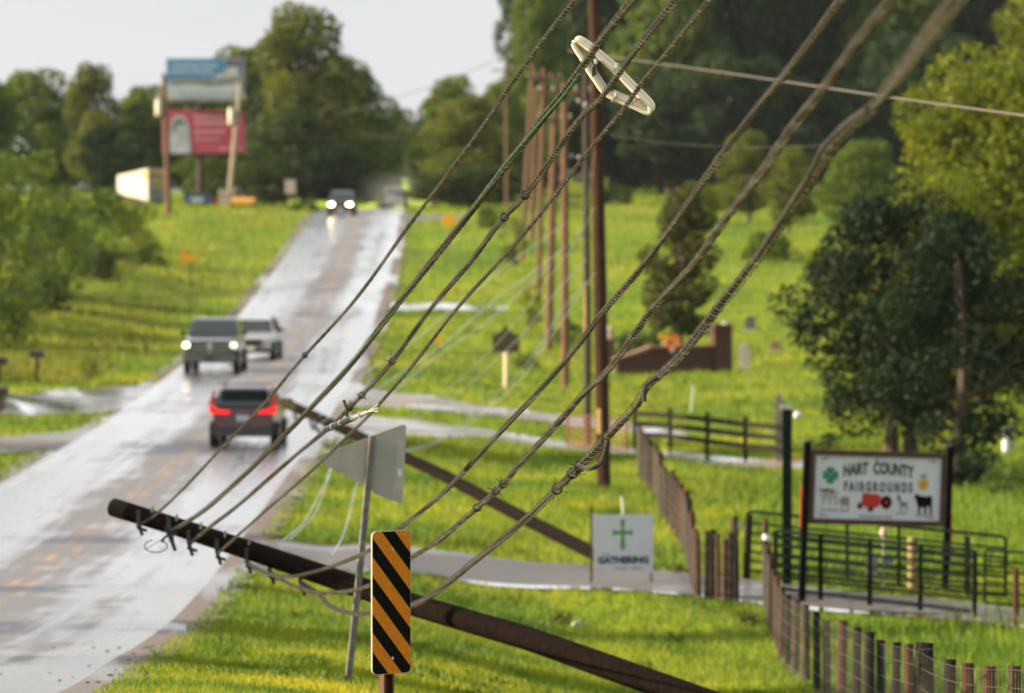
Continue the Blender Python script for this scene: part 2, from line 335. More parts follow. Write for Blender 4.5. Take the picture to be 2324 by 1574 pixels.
# ------------------------------------------------------------------ ground
def strip_mesh(name, xs_rows, m, uv=True, lift=0.0):
    # xs_rows: list of rows, each a list of (x,y) ; z draped on the terrain
    nr, nc = len(xs_rows), len(xs_rows[0]); A = np.array(xs_rows, float)
    Z = hgt(A[:, :, 0], A[:, :, 1])+lift
    V = np.dstack([A, Z]).reshape(-1, 3)
    fs = [(i*nc+j, i*nc+j+1, (i+1)*nc+j+1, (i+1)*nc+j) for i in range(nr-1) for j in range(nc-1)]
    me = bpy.data.meshes.new(name); me.from_pydata(V.tolist(), [], fs); me.materials.append(m)
    o = bpy.data.objects.new(name, me); COL.objects.link(o); me.polygons.foreach_set('use_smooth', [True]*len(fs))
    return o, V
xs = np.concatenate([np.arange(-420, -60, 15), np.arange(-60, -24, 3), np.arange(-24, 16, .5), np.arange(16, 60, 2.5), np.arange(60, 421, 15)])
ys = np.concatenate([np.arange(-40, 30, 5), np.arange(30, 160, 1.0), np.arange(160, 560, 3.0), np.arange(560, 900, 15), np.arange(900, 2400, 80)])
rows = [[(x, y) for x in xs] for y in ys]
# shift columns so that they follow the road edge
rows = [[(x+(float(x_edge(y))+4.65)*max(0, 1-abs(x+8)/120), y) for (x, y) in r] for r in rows]
g, _ = strip_mesh('ground', rows, M_turf); tag(g, kind='structure')
def ribbon(name, m, x0, x1, ycuts, ncol, lift, kind='structure'):
    rws = []
    for y in ycuts:
        e = float(x_edge(y)); rws.append([(e+x0+(x1-x0)*j/(ncol-1)+(.09*math.sin(y*1.9)+.07*math.sin(y*4.3+1)+.05*math.sin(y*9.1) if j == ncol-1 else 0), y) for j in range(ncol)])
    o, V = strip_mesh(name, rws, m, lift=lift); me = o.data; uvl = me.uv_layers.new(name='UVMap')
    nc = ncol; u = [ (x1-x0)*j/(ncol-1) for j in range(ncol)]
    vi = np.zeros(len(me.loops), int); me.loops.foreach_get('vertex_index', vi)
    arr = np.stack([np.array(u)[vi % nc], np.array(list(ycuts))[vi//nc]], 1).astype(np.float32).ravel(); uvl.data.foreach_set('uv', arr)
    tag(o, kind=kind); return o
yc = np.concatenate([np.arange(20, 50, 1.0), np.arange(50, 110, .25), np.arange(110, 160, 1.0), np.arange(160, 600, 3.0), np.arange(600, 900, 15)])
ribbon('road', M_road, -RW, -.12, yc, 14, .035)
ribbon('shoulder', M_shoulder, -.48, .12, yc[(yc < 430)], 4, .0395)
ribbon('far_shoulder', M_shoulder, -RW-.6, -RW+.02, yc[yc < 430], 3, .018)
DRIVES = []
def drive(name, m, cuts, lift=.03):
    # cuts: (px, ytop, ybot) in the photograph; becomes a strip lying on the terrain
    A = []
    for (px, yt, yb) in cuts:
        a = ground(px, yt); b = ground(px, yb); A.append((a, b))
    rws = []
    for k in range(len(A)-1):
        n = 6
        for i in range(n+(k == len(A)-2)):
            t = i/n; a = A[k][0].lerp(A[k+1][0], t); b = A[k][1].lerp(A[k+1][1], t)
            rws.append([(a.x+(b.x-a.x)*q/5, a.y+(b.y-a.y)*q/5) for q in range(6)])
    o, V = strip_mesh(name, rws, m, lift=lift); me = o.data; uvl = me.uv_layers.new(name='UVMap')
    vi = np.zeros(len(me.loops), int); me.loops.foreach_get('vertex_index', vi)
    uvl.data.foreach_set('uv', V[vi][:, [1, 0]].astype(np.float32).ravel())
    tag(o, kind='structure')
    xa = [r[0][0] for r in rws]; DRIVES.append((np.array([r[0][0] for r in rws]), np.array([r[0][1] for r in rws]), np.array([r[5][0] for r in rws]), np.array([r[5][1] for r in rws])))
drive('driveway', M_drive2, [(560,1226,1300),(640,1230,1300),(800,1240,1304),(1000,1256,1318),(1300,1285,1342),(1700,1322,1374),(2000,1356,1400),(2330,1392,1432),(2800,1440,1490)])
drive('wet_driveway_edge', M_mud, [(a_, c_-6, c_) for (a_, b_, c_) in [(700,0,1300),(800,0,1304),(1000,0,1318),(1300,0,1342),(1700,0,1374),(2000,0,1400),(2330,0,1432)]], .036)
drive('upper_driveway', M_drive, [(800,882,926),(870,888,926),(960,898,930),(1062,918,943),(1252,941,962),(1430,962,985),(1560,985,1003)], .025)
drive('lower_driveway', M_drive, [(770,944,1004),(850,948,992),(950,957,992),(1062,972,994),(1240,1000,1017),(1389,1015,1033),(1480,1027,1043),(1776,1048,1066),(2300,1085,1100)], .028)
drive('farm_track', M_mud, [(886,685,704),(960,690,704),(1060,694,706),(1150,698,708)])
drive('crest_drive', M_drive, [(925,486,502),(1010,489,500),(1060,490,499)])
drive('side_lane', M_mud, [(-200,905,945),(0,895,943),(120,888,943),(200,884,942),(290,878,930),(350,872,905)])
drive('muddy_track', M_drive, [(-200,1000,1034),(0,994,1030),(150,984,1026),(222,966,1006),(262,945,972)])

def in_hard(X, Y):
    e = x_edge(Y); h = (X < e-.05-.16*np.abs(np.sin(Y*3.1)*np.sin(Y*1.27+1))) & (X > e-RW-.15)
    for (xa, ya, xb, yb) in DRIVES:
        o = np.argsort(xa); p = np.argsort(xb)
        h |= (X > min(xa.min(), xb.min())) & (X < max(xa.max(), xb.max())) & (Y < np.interp(X, xa[o], ya[o])+.05) & (Y > np.interp(X, xb[p], yb[p])-.05)
    return h

# ------------------------------------------------------------------ grass (stuff)
M_grass = leafmat('grass blade', (.040, .115, .006), (.25, .29, .010), .5, .5, (.45, .39, .02), (.5, .35, 1), .03)
M_grass_dry_shade = leafmat('dry shade toned grass blade', (.075, .085, .014), (.20, .165, .035), .45, .3)
M_weed = leafmat('tall green weed', (.07, .15, .015), (.17, .25, .03), .5, .5)
def blades(name, X, Y, H, Wd, m, lean=.35, label='grass'):
    n = len(X); Z = hgt(X, Y); a = rng.uniform(0, 2*np.pi, n); w = Wd/2
    dx, dy = np.cos(a)*w, np.sin(a)*w; la = rng.uniform(0, 2*np.pi, n); lr = rng.uniform(.05, lean, n)*H
    V = np.empty((n, 4, 3)); V[:, 0] = np.stack([X-dx, Y-dy, Z-.01], 1); V[:, 1] = np.stack([X+dx, Y+dy, Z-.01], 1)
    mxp = np.stack([X+np.cos(la)*lr*.35, Y+np.sin(la)*lr*.35, Z+H*.6], 1)
    V[:, 2] = mxp+np.stack([dx*.8, dy*.8, 0*dx], 1); V[:, 3] = np.stack([X+np.cos(la)*lr, Y+np.sin(la)*lr, Z+H], 1)
    me = bpy.data.meshes.new(name); me.vertices.add(n*4); me.vertices.foreach_set('co', V.astype(np.float32).ravel())
    me.loops.add(n*4); me.loops.foreach_set('vertex_index', np.arange(n*4, dtype=np.int32)); me.polygons.add(n); me.polygons.foreach_set('loop_start', np.arange(0, n*4, 4, dtype=np.int32))
    me.materials.append(m); me.update(calc_edges=True); me.validate()
    o = bpy.data.objects.new(name, me); COL.objects.link(o); tag(o, kind='stuff'); return o
def spread(n, d0, d1, fx=1.3, p=1.0, xr=None):
    u = rng.uniform(0, 1, n); Y = 1/(1/d0+(1/d1-1/d0)*u); hwx = Y*(VW/2/F)*fx
    X = rng.uniform(-1, 1, n)*hwx if xr is None else rng.uniform(xr[0], xr[1], n)*Y*(VW/2/F)
    return X, Y
X, Y = spread(330000, 47, 160); k = ~in_hard(X, Y); X, Y = X[k], Y[k]
sc = (Y/60)**.75
blades('grass', X, Y, rng.uniform(.05, .11, len(X))*sc, .012*sc**1.2, M_grass)
X, Y = spread(120000, 150, 520); k = ~in_hard(X, Y); X, Y = X[k], Y[k]; sc = (Y/150)**.85
blades('grass', X, Y, rng.uniform(.09, .18, len(X))*sc, .035*sc, M_grass)
# dry taller growth on the left bank, olive brown also to paint its shade
X, Y = spread(16000, 195, 345, xr=(-1.2, -.46)); e = x_edge(Y)-RW; k = (X < e-1.5-2.5*rng.uniform(0, 1, len(X))) & ~in_hard(X, Y)
blades('dry_shade_grass', X[k], Y[k], rng.uniform(.12, .32, k.sum()), rng.uniform(.04, .08, k.sum()), M_grass_dry_shade)
# darker clumps of broader weeds through the mown verge
cx_ = rng.uniform(-3.6, 3.6, 90); cy_ = 1/rng.uniform(1/112, 1/56, 90); ii = rng.integers(0, 90, 9000)
X = cx_[ii]+rng.normal(0, .16, 9000); Y = cy_[ii]+rng.normal(0, .45, 9000); k = ~in_hard(X, Y) & (X < 3.9)
blades('verge_weeds', X[k], Y[k], rng.uniform(.06, .15, k.sum()), rng.uniform(.02, .04, k.sum()), leafmat('verge weed leaf', (.03, .075, .008), (.09, .16, .012), .4, 2), .7)
# tall weeds in the field to the right and along the wire fence
X, Y = spread(15000, 60, 93, xr=(.1, 1.3)); k = (X > 5.0+.6*np.sin(Y*.9)+rng.uniform(0, 2.2, len(X)))
blades('tall_weeds', X[k], Y[k], rng.uniform(.15, .45, k.sum()), rng.uniform(.018, .035, k.sum()), M_weed)
X, Y = spread(26000, 101, 140, xr=(.25, 1.3)); k = (X > 4.6+rng.uniform(0, 1.5, len(X))) & ~in_hard(X, Y)
blades('tall_weeds', X[k], Y[k], rng.uniform(.12, .40, k.sum()), rng.uniform(.025, .05, k.sum()), M_weed)

# ------------------------------------------------------------------ trees
def leaves_np(blobs, n_per, leaf, seed, shell=(.72, 1.08), flat=.0):
    r_ = np.random.default_rng(seed); out = []
    for (cx, cy_, cz, rx, ry, rz) in blobs:
        vol = (rx*ry*rz)**(1/3); n = max(20, int(n_per*vol*vol))
        d = r_.normal(size=(n, 3)); d /= np.linalg.norm(d, axis=1)[:, None]
        lump = 1+.22*np.sin(d[:, 0]*5+cx*3)*np.sin(d[:, 1]*4.3+cy_*2)*np.sin(d[:, 2]*4.7+cz)
        rad = r_.uniform(shell[0], shell[1], n)**.7*lump
        c = np.array([cx, cy_, cz])+d*rad[:, None]*np.array([rx, ry, rz])
        nn = d*.7+r_.normal(size=(n, 3))*.65; nn /= np.linalg.norm(nn, axis=1)[:, None]
        t = np.cross(nn, r_.normal(size=(n, 3))); t /= np.linalg.norm(t, axis=1)[:, None]; b = np.cross(nn, t)
        s = leaf*r_.uniform(.55, 1.35, n)[:, None]
        out.append(np.stack([c-t*s*.5, c-b*s*.32+nn*s*.08, c+t*s*.5, c+b*s*.32+nn*s*.08], 1))
    return np.concatenate(out)
def leaf_mesh(name, V, m):
    n = len(V); me = bpy.data.meshes.new(name); me.vertices.add(n*4); me.vertices.foreach_set('co', V.astype(np.float32).ravel())
    me.loops.add(n*4); me.loops.foreach_set('vertex_index', np.arange(n*4, dtype=np.int32)); me.polygons.add(n); me.polygons.foreach_set('loop_start', np.arange(0, n*4, 4, dtype=np.int32))
    me.materials.append(m); me.update(calc_edges=True); me.validate(); return me
def mk_tree(name, H, Wd, seed, m, leaf, n_per, style='broad', trunk_h=.3, nb=34, barkm=None, twin=False, airy=False):
    """one tree standing at its own origin: trunk with limbs, crown of leaf-sized faces"""
    rr = random.Random(seed); root = bpy.data.objects.new(name, None); COL.objects.link(root)
    blobs = []; z0 = H*trunk_h; ch = H-z0
    for i in range(nb):
        t = (i+.5)/nb; a = rr.uniform(0, 2*math.pi)
        if style == 'broad':
            zz = t; pr = math.sin(math.pi*min(1, .14+zz*.80))**.75
        elif style == 'cone':
            zz = t; pr = (1-zz)**.75*.95+.05
        elif style == 'bush':
            zz = t*.85; pr = math.sqrt(max(0, 1-zz*zz))
        rad = Wd/2*pr*math.sqrt(rr.uniform(.15, 1))*.78
        br = Wd*rr.uniform(.11, .19)*(1.0 if style != 'cone' else (.45+.75*(1-zz)))
        if airy: rad *= 1.22; br *= rr.choice((.45, .65, .8, 1.0))
        blobs.append((rad*math.cos(a), rad*math.sin(a), z0+ch*zz*.93+br*.3, br, br, br*rr.uniform(.6, .9)))
    me = leaf_mesh(name+'_crown', leaves_np(blobs, n_per, leaf, seed), m)
    c = bpy.data.objects.new('crown', me); COL.objects.link(c); c.parent = root
    mb = MB(); tr = H*.021+Wd*.006
    if style != 'bush':
        bases = [(0, 0)] if not twin else [(-.06*Wd, 0), (.05*Wd, .1)]
        for (bx, by) in bases:
            pts = [Vector((bx, by, -.3)), Vector((bx*.8, by, H*.12)), Vector((bx+rr.uniform(-.02, .02)*H, rr.uniform(-.02, .02)*H, H*.35)), Vector((bx*1.9+rr.uniform(-.03, .03)*H, 0, H*.6)), Vector((0, 0, H*.86))]
            mb.tube(pts, [tr*1.35, tr, tr*.8, tr*.5, tr*.15], 8)
        for b in rr.sample(blobs, min(12, len(blobs))):
            s_ = Vector((0, 0, max(z0*.75, b[2]*.55))); e_ = Vector(b[:3]); md = s_.lerp(e_, .5)+Vector((0, 0, -H*.02))
            mb.tube([s_, md, e_], [tr*.45, tr*.28, tr*.08], 5)
    else:
        for b in rr.sample(blobs, min(9, len(blobs))):
            mb.tube([Vector((rr.uniform(-.1, .1)*Wd, 0, -.1)), Vector((b[0]*.5, b[1]*.5, b[2]*.6)), Vector(b[:3])], [.05, .03, .01], 5)
    t = mb.build('trunk' if style != 'bush' else 'stems', barkm or M_bark, root, smooth=True)
    return root
LM = {
 'dark': leafmat('leaf deep green', (0.0200, 0.0450, 0.0112), (0.0675, 0.1050, 0.0200), .30, .45, (0.1688, 0.2025, 0.0338)),
 'mid': leafmat('leaf mid green', (0.0413, 0.0850, 0.0137), (0.1225, 0.1787, 0.0187), .40, .4, (0.2250, 0.2350, 0.0275)),
 'olive': leafmat('leaf olive green', (0.0504, 0.0756, 0.0120), (0.1428, 0.1680, 0.0168), .40, .4, (0.2520, 0.2352, 0.0252)),
 'bright': leafmat('leaf yellow green', (0.063, 0.103, 0.007), (0.172, 0.201, 0.011), .50, .5, (0.276, 0.265, 0.017)),
 'cedar': leafmat('cedar needle', (0.026, 0.039, 0.009), (0.078, 0.078, 0.016), .30, .7, (0.130, 0.091, 0.026)),
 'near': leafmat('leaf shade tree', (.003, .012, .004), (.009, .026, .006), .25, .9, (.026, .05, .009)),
}
def drop(o, x, y, rz=0, sx=1, sz=1):
    o.location = (x, y, hz(x, y)-.05); o.rotation_euler = (0, 0, rz); o.scale = (sx, sx, sz)
arch = [mk_tree('broadleaf_tree', 18, 15, 11, LM['dark'], .55, 95, nb=40, trunk_h=.12),
        mk_tree('broadleaf_tree', 18, 15, 23, LM['mid'], .55, 95, nb=40, trunk_h=.14),
        mk_tree('broadleaf_tree', 18, 14, 37, LM['olive'], .50, 100, nb=44, trunk_h=.16),
        mk_tree('broadleaf_tree', 18, 13, 51, LM['dark'], .60, 85, nb=36, trunk_h=.10)]
LM['hill'] = leafmat('leaf blue green', (.011, .030, .013), (.038, .068, .018), .30, .35, (.10, .12, .014))
arch += [mk_tree('broadleaf_tree', 18, 15, 61, LM['hill'], .55, 95, nb=42, trunk_h=.10), mk_tree('broadleaf_tree', 18, 14, 67, LM['hill'], .6, 90, nb=36, trunk_h=.12)]
used = [False]*6
def forest(px, d, hpx, wpx, k, label, group=None, name=None, sink=0):
    """a tree by where it stands; hpx/wpx: height and width it shows in the photograph"""
    s = S(d); x = (px-VW/2)/s; H = hpx/s; Wd = wpx/s*1.18
    o = arch[k] if not used[k] else copy_tree(arch[k]); used[k] = True
    b = (15, 15, 14, 13, 15, 14)[k]
    drop(o, x, d, rz=random.uniform(0, 6.28), sx=Wd/b, sz=H/18.0); o.location.z -= sink
    tag(o, label, 'tree', group); return o
# tall trees behind the billboard, left of the road
forest(690, 505, 445, 230, 2, 'tallest loose crowned tree rising behind the billboard, left of the road', None)
forest(560, 520, 345, 240, 1, 'broad tree directly behind the stacked billboard panels')
forest(770, 515, 330, 230, 1, 'dark full tree filling the gap between billboard and road crest')
forest(645, 495, 230, 210, 3, 'low dark tree under the tallest crown behind the leaning pole')
forest(800, 560, 250, 190, 1, 'rounded tree sloping down to the road crest')
forest(865, 640, 215, 120, 0, 'small hazy tree right at the left side of the road crest')
forest(905, 760, 170, 110, 1, 'faint blue hazed tree seen down the road beyond the crest')
forest(425, 530, 270, 190, 2, 'olive green tree just left of the billboard')
forest(330, 535, 255, 170, 1, 'tree above the white trailer')
forest(215, 520, 300, 140, 2, 'spindly topped tree with an open crown standing over the left hedge')
forest(75, 530, 290, 230, 1, 'dark tree at the left edge of the photo')
forest(150, 560, 240, 190, 3, 'dark tree between the left edge tree and the spindly one')
forest(-60, 500, 280, 240, 1, 'tree cut by the left edge of the photo')
forest(270, 500, 190, 170, 3, 'low dark tree behind the roof of the white trailer')
forest(500, 480, 130, 180, 1, 'low leafy tree below the billboard around its column')
forest(620, 470, 110, 170, 0, 'low dark tree between the leaning pole and the small square sign')
forest(760, 500, 150, 200, 0, 'lowest dark tree behind the oncoming car on the crest')
# trees just right of the crest
forest(1030, 470, 285, 170, 1, 'rounded tree just right of the road crest')
forest(1075, 455, 240, 210, 2, 'paler leafy tree in front of the rounded crest tree')
forest(985, 480, 230, 120, 0, 'dark narrow tree next to the road at the crest')
forest(1140, 480, 260, 150, 1, 'tree behind the far row of utility poles')
forest(1060, 448, 90, 260, 3, 'dark low tree in the shade right of the crest')
ORD = ['first', 'second', 'third', 'fourth', 'fifth', 'sixth', 'seventh', 'eighth', 'ninth', 'tenth', 'eleventh', 'twelfth', 'thirteenth']
# wooded hill on the right
hill = 'trees of the wooded hill beyond the meadow'
hl = 'tall dark green broadleaf tree in the wood covering the hill beyond the meadow'
edge = [(1235,0,560),(1330,3,600),(1420,0,640),(1520,3,610),(1620,0,640),(1720,0,600),(1830,3,640),(1930,0,600),(2040,0,620),(2150,3,600),(2270,0,640),(2390,3,600)]
for i, (px, k, h) in enumerate(edge):
    forest(px, 545+random.uniform(-12, 20), h*random.uniform(.95, 1.05), random.uniform(200, 260), (4, 5, 4, 1, 5)[i % 5], ORD[i]+' tall dark tree from the left in the front of the wooded hill', hill)
for i, px in enumerate(range(1290, 2400, 105)):
    forest(px+random.uniform(-25, 25), 522+random.uniform(-5, 8), random.uniform(230, 420), random.uniform(150, 230), random.choice((4, 5)), ORD[i]+' low dark tree from the left along the foot of the wooded hill', 'trees at the foot of the wooded hill')
for i, px in enumerate(range(1270, 2420, 120)):
    forest(px+random.uniform(-25, 25), 600+random.uniform(-10, 25), random.uniform(640, 720), random.uniform(210, 270), random.choice((4, 1, 5, 4)), ORD[i]+' rear tree from the left, showing above the front crowns of the wood', 'rear trees of the wooded hill')
forest(1548, 512, 150, 150, 4, 'low dark tree closing the gap at the foot of the wooded hill above the cedar')
forest(1225, 500, 520, 150, 1, 'tall sunlit tree where the wood meets the sky, behind the utility poles')
forest(1195, 505, 250, 120, 2, 'short olive tree at the left foot of the wooded hill')
forest(1790, 380, 190, 130, 2, 'brownish olive tree alone in front of the wood')
forest(1700, 400, 200, 130, 2, 'olive tree standing beside the brownish one in front of the wood')
forest(1960, 360, 220, 190, 1, 'mid green tree above the shade tree, in front of the wood')
# sunlit tall trees at the far right
y1 = mk_tree('poplar_tree', 11, 7.8, 71, LM['bright'], .20, 400, nb=80, trunk_h=.05); drop(y1, (2235-1162)/S(185), 185, 0, 1, 1)
tag(y1, 'tall yellow green sunlit tree behind the shade tree at the right edge', 'tree')
y2 = mk_tree('poplar_tree', 15, 7.6, 72, LM['olive'], .22, 360, nb=70, trunk_h=.05); drop(y2, (2380-1162)/S(215), 215, 0, 1, 1.0)
tag(y2, 'tallest sunlit tree cut by the right edge of the photo', 'tree')
y3 = mk_tree('poplar_tree', 7.6, 5.6, 73, LM['bright'], .18, 420, nb=40, trunk_h=.03); drop(y3, (2135-1162)/S(178), 178, 0, 1, 1)
tag(y3, 'lower sunlit tree left of the tall yellow green one', 'tree')
# the shade tree behind the fairgrounds sign
def stand(o, px, d, rz=0): 
    x = (px-VW/2)/S(d); o.location = (x, d, hz(x, d)-.05); o.rotation_euler = (0, 0, rz); return o
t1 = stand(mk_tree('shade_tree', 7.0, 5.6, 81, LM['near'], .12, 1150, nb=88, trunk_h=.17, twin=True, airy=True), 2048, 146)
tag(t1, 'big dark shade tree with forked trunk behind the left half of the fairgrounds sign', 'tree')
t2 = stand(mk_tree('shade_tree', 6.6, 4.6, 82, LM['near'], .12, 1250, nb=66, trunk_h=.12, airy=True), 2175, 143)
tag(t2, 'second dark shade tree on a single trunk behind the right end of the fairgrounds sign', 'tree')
ce = stand(mk_tree('cedar_tree', 6.6, 3.3, 91, LM['cedar'], .15, 1150, 'broad', .20, 52), 1542, 214)
tag(ce, 'small brownish cedar standing behind the brick wall', 'tree')
# bushes
def bush(px, d, w, h, seed, m, label, leaf=.14, n_per=700, name='bush', cat='bush', nb=18):
    o = stand(mk_tree(name, h, w, seed, LM[m], leaf, n_per, 'bush', .0, nb), px, d); return tag(o, label, cat)
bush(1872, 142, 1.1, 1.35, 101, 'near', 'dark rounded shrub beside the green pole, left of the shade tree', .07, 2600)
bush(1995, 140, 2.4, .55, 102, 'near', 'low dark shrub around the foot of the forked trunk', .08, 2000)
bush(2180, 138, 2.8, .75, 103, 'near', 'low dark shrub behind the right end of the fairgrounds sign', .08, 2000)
bush(2310, 133, 1.9, .95, 104, 'mid', 'green shrub at the right edge beside the white post', .08, 2000)
bush(1288, 232, 1.4, 1.3, 105, 'dark', 'round dark shrub behind the two nearer wooden poles')
bush(1432, 222, 2.2, 1.2, 106, 'dark', 'dark clipped hedge bush behind the left part of the brick wall')
bush(1500, 222, 2.0, 1.1, 107, 'dark', 'dark hedge bush below the cedar behind the brick wall')
bush(1575, 395, 3.6, 3.2, 108, 'bright', 'yellow green sapling clump above the cedar at the meadow edge', .3, 260)
bush(1640, 430, 3.4, 2.0, 109, 'bright', 'pale bush at the far edge of the meadow', .3, 260)
bush(1400, 455, 3.5, 1.5, 110, 'mid', 'low hedge clump at the far meadow edge right of the dark pole', .3, 260)
bush(1885, 300, 3.2, 2.0, 111, 'bright', 'tall straw coloured bush at the far end of the field', .25, 300)
bush(1990, 290, 3.2, 1.9, 112, 'bright', 'pale green bush beside the straw coloured one', .25, 300)
bush(1745, 330, 4.0, 1.4, 113, 'mid', 'flat topped hedge bush at the right end of the meadow', .28, 260)
bush(1165, 330, 2.0, 3.4, 114, 'bright', 'tall yellow green bush grown up around the far utility poles', .2, 500)
bush(1205, 250, 1.3, 2.6, 115, 'bright', 'narrow leafy bush wrapped around a wooden pole', .16, 700)
bush(1120, 390, 3.0, 1.3, 116, 'mid', 'low bush left of the far utility poles', .25, 300)
bush(1195, 215, 1.2, .6, 117, 'mid', 'small low bush at the foot of the utility pole row', .12, 800)
bush(205, 197, .95, .85, 118, 'bright', 'small bright bush on the verge left of the pickup', .09, 1500)
bush(690, 440, 2.6, .8, 119, 'mid', 'low bush beside the small square sign at the crest', .25, 300)
LB = [(-15,240,4.8,8.2,'mid','big leafy bush filling the left edge below the trees'),(110,268,4.6,6.4,'mid','second big bush from the left edge'),(5,222,2.8,2.6,'mid','low front bush at the left edge above the mailboxes'),
      (215,295,4.6,5.0,'mid','dark green bush in the middle of the left hedge'),(290,320,3.8,4.0,'bright','sunlit bush at the right end of the left hedge'),(235,290,2.6,1.9,'dark','low dark bush in front of the hedge'),
      (50,270,4.8,8.4,'mid','tallest bush of the left hedge'),(-60,225,5,7,'mid','hedge bush cut by the left edge'),(120,250,2.4,1.8,'dark','small dark bush at the foot of the hedge'),(330,315,2.4,1.5,'mid','last low bush of the hedge before the open bank')]
for i, (px, d, w, h, m, lb) in enumerate(LB): bush(px, d, w, h, 130+i, m, lb, .17, 480, 'hedge_bush', nb=26)
# trees across the road, out of the frame to the left: they throw the long shadows over the verge
for i, (x, y, H, Wd) in enumerate([(-33, 73.0, 14, 6), (-32, 60.5, 13, 4.6), (-36, 87, 12.5, 3), (-40, 104, 12, 4), (-40, 148, 15, 9), (-42, 232, 9, 9), (-44, 250, 9, 9), (-46, 268, 9, 9), (-42, 190, 9, 5)]):
    o = copy_tree(arch[i % 3]); drop(o, x, y, i*1.3, Wd/15, H/18); tag(o, 'tree across the road beyond the left edge of the picture', 'tree', 'roadside trees left of the picture')

# ------------------------------------------------------------------ utility poles
def up_pole(name, xt, yt, xb, yb, wpx, m, label, group=None, d=None, cross=None, ins=(), guard=None, cat='utility pole'):
    b = ground(xb, yb) if d is None else None
    if b is None: x = (xb-VW/2)/S(d); b = Vector((x, d, hz(x, d)))
    dd = b.y; t = P(xt, yt, dd); root = empty(name, b, label, cat, 0, group)
    r = wpx/S(dd)/2; v = t-b
    MB().tube([Vector((0, 0, -.3)), v*.33, v*.66, v], [r*1.12, r*1.05, r*.95, r*.82], 12).build('pole', m, root, smooth=True)
    if cross:
        for (fx, hw) in cross:
            c = v*fx; q = MB(); q.bar(c+Vector((-hw, -r-.05, 0)), c+Vector((hw, -r-.05, 0)), .09, .11); a = q.build('crossarm', m, root)
            for k in (-1, -.45, .45, 1):
                MB().lathe([(.02, 0), (.03, .02), (.055, .05), (.035, .08), (.055, .11), (.03, .15), (.015, .17)], 8, c=c+Vector((k*(hw-.08), -r-.05, .055))).build('insulator', M_ins, a, smooth=True)
            for sgn in (-1, 1): MB().bar(c+Vector((sgn*hw*.55, -r-.03, -.03)), c+Vector((0, -r-.01, -.45)), .03, .01).build('brace', M_galv, root)
    for (fx, sx, sz_) in ins:
        c = v*fx+Vector((sx*(r+.05), -.05, 0))
        MB().tube([v*fx, c, c+Vector((sx*.05, 0, .05))], .015, 6).lathe([(.02, 0), (.05, .02), (.06, .06*sz_), (.03, .12*sz_)], 8, c=c+Vector((sx*.05, 0, .03))).build('insulator', M_ins, root, smooth=True)
    if guard:
        (y0, y1, gm) = guard; z1 = P(xb, y0, dd).z-b.z; z0 = P(xb, y1, dd).z-b.z; f0 = z0/v.z; f1 = z1/v.z
        MB().tube([v*f0+Vector((-r*.45, -r*.75, 0)), v*((f0+f1)/2)+Vector((-r*.45, -r*.75, 0)), v*f1+Vector((-r*.45, -r*.75, 0))], r*.42, 8).build('cable_guard', gm, root, smooth=True)
    return root, b, v
M_yel2 = mat('tan guard', (.42, .26, .10), .6, 0, .3, 12)
pA = up_pole('utility_pole', 1342, -330, 1371, 1110, 30, M_poles, 'nearest standing dark brown utility pole, thick, with a yellow cable guard near its foot', ins=((.83, -1, 1.2), (.80, 1, 1.2), (.60, -1, 1)), guard=(928, 985, M_yel2))
pB = up_pole('utility_pole', 1329, 150, 1334, 1008, 17, M_poled, 'thin blackish utility pole right behind the nearest standing one', ins=((.9, -1, 1), (.75, -1, 1), (.55, -1, 1)), guard=(655, 760, M_yel2))
pC = up_pole('utility_pole', 1281, 186, 1283, 880, 18, M_polel, 'orange brown sunlit utility pole left of the dark pair', cross=((.965, .95),), ins=((.75, 1, 1), (.6, 1, 1), (.45, 1, 1)))
pD = up_pole('utility_pole', 1259, 243, 1245, 796, 18, M_polel, 'sunlit utility pole leaning right, left of the orange brown one', cross=((.95, .7),), ins=((.7, 1, 1), (.5, 1, 1)))
pE = up_pole('utility_pole', 1234, 155, 1221, 640, 13, M_polel, 'slim utility pole standing in the leafy bush', cross=((.96, .9),), d=285)
pF = up_pole('utility_pole', 1209, 148, 1184, 560, 11, M_polel, 'slim far utility pole with a clear lean to the right against the sky', d=335)
pH = up_pole('utility_pole', 1148, 150, 1150, 470, 7, M_polel, 'farthest utility pole with a wide crossarm against the sky', cross=((.97, 1.1),), d=440)
pI = up_pole('utility_pole', 1217, 200, 1206, 560, 12, M_polel, 'thin dark utility pole between two sunlit ones in the far row', d=360)
# transformer poles in front of the billboard
def trafo_pole(xt, yt, xb, yb, tx, ty, label, m):
    root, b, v = up_pole('utility_pole', xt, yt, xb, yb, 13, m, label)
    dd = b.y; c = P(tx, ty, dd)-b; s = S(dd); r = 7.5/s; h = 34/s
    tr = MB().lathe([(r*.85, -h/2), (r, -h/2+.03), (r, h/2-.1), (r*.9, h/2), (r*.3, h/2+.06)], 14, c=c+Vector((0, -.15, 0))).build('transformer', mat('light grey transformer tank', (.62, .56, .48), .45, .1, .1, 4), root, smooth=True)
    MB().lathe([(.05, 0), (.07, .05), (.04, .12), (.06, .18), (.02, .25)], 8, c=c+Vector((-.08, -.15, h/2+.02))).build('bushing', M_white, tr, smooth=True)
    MB().bar(c, Vector((v.x*c.z/v.z, 0, c.z)), .1, .1).build('bracket', M_galv, root)
trafo_pole(372, 168, 383, 490, 360, 246, 'wooden pole with a transformer in front of the left edge of the billboard', M_polel)
trafo_pole(546, 190, 519, 468, 525, 266, 'sunlit pole leaning right with a pale transformer in front of the red billboard', mat('pale pole with painted sunlight', (.30, .24, .18), .8, 0, .2, 5))  # sunlight on this pole is put into its pale colour

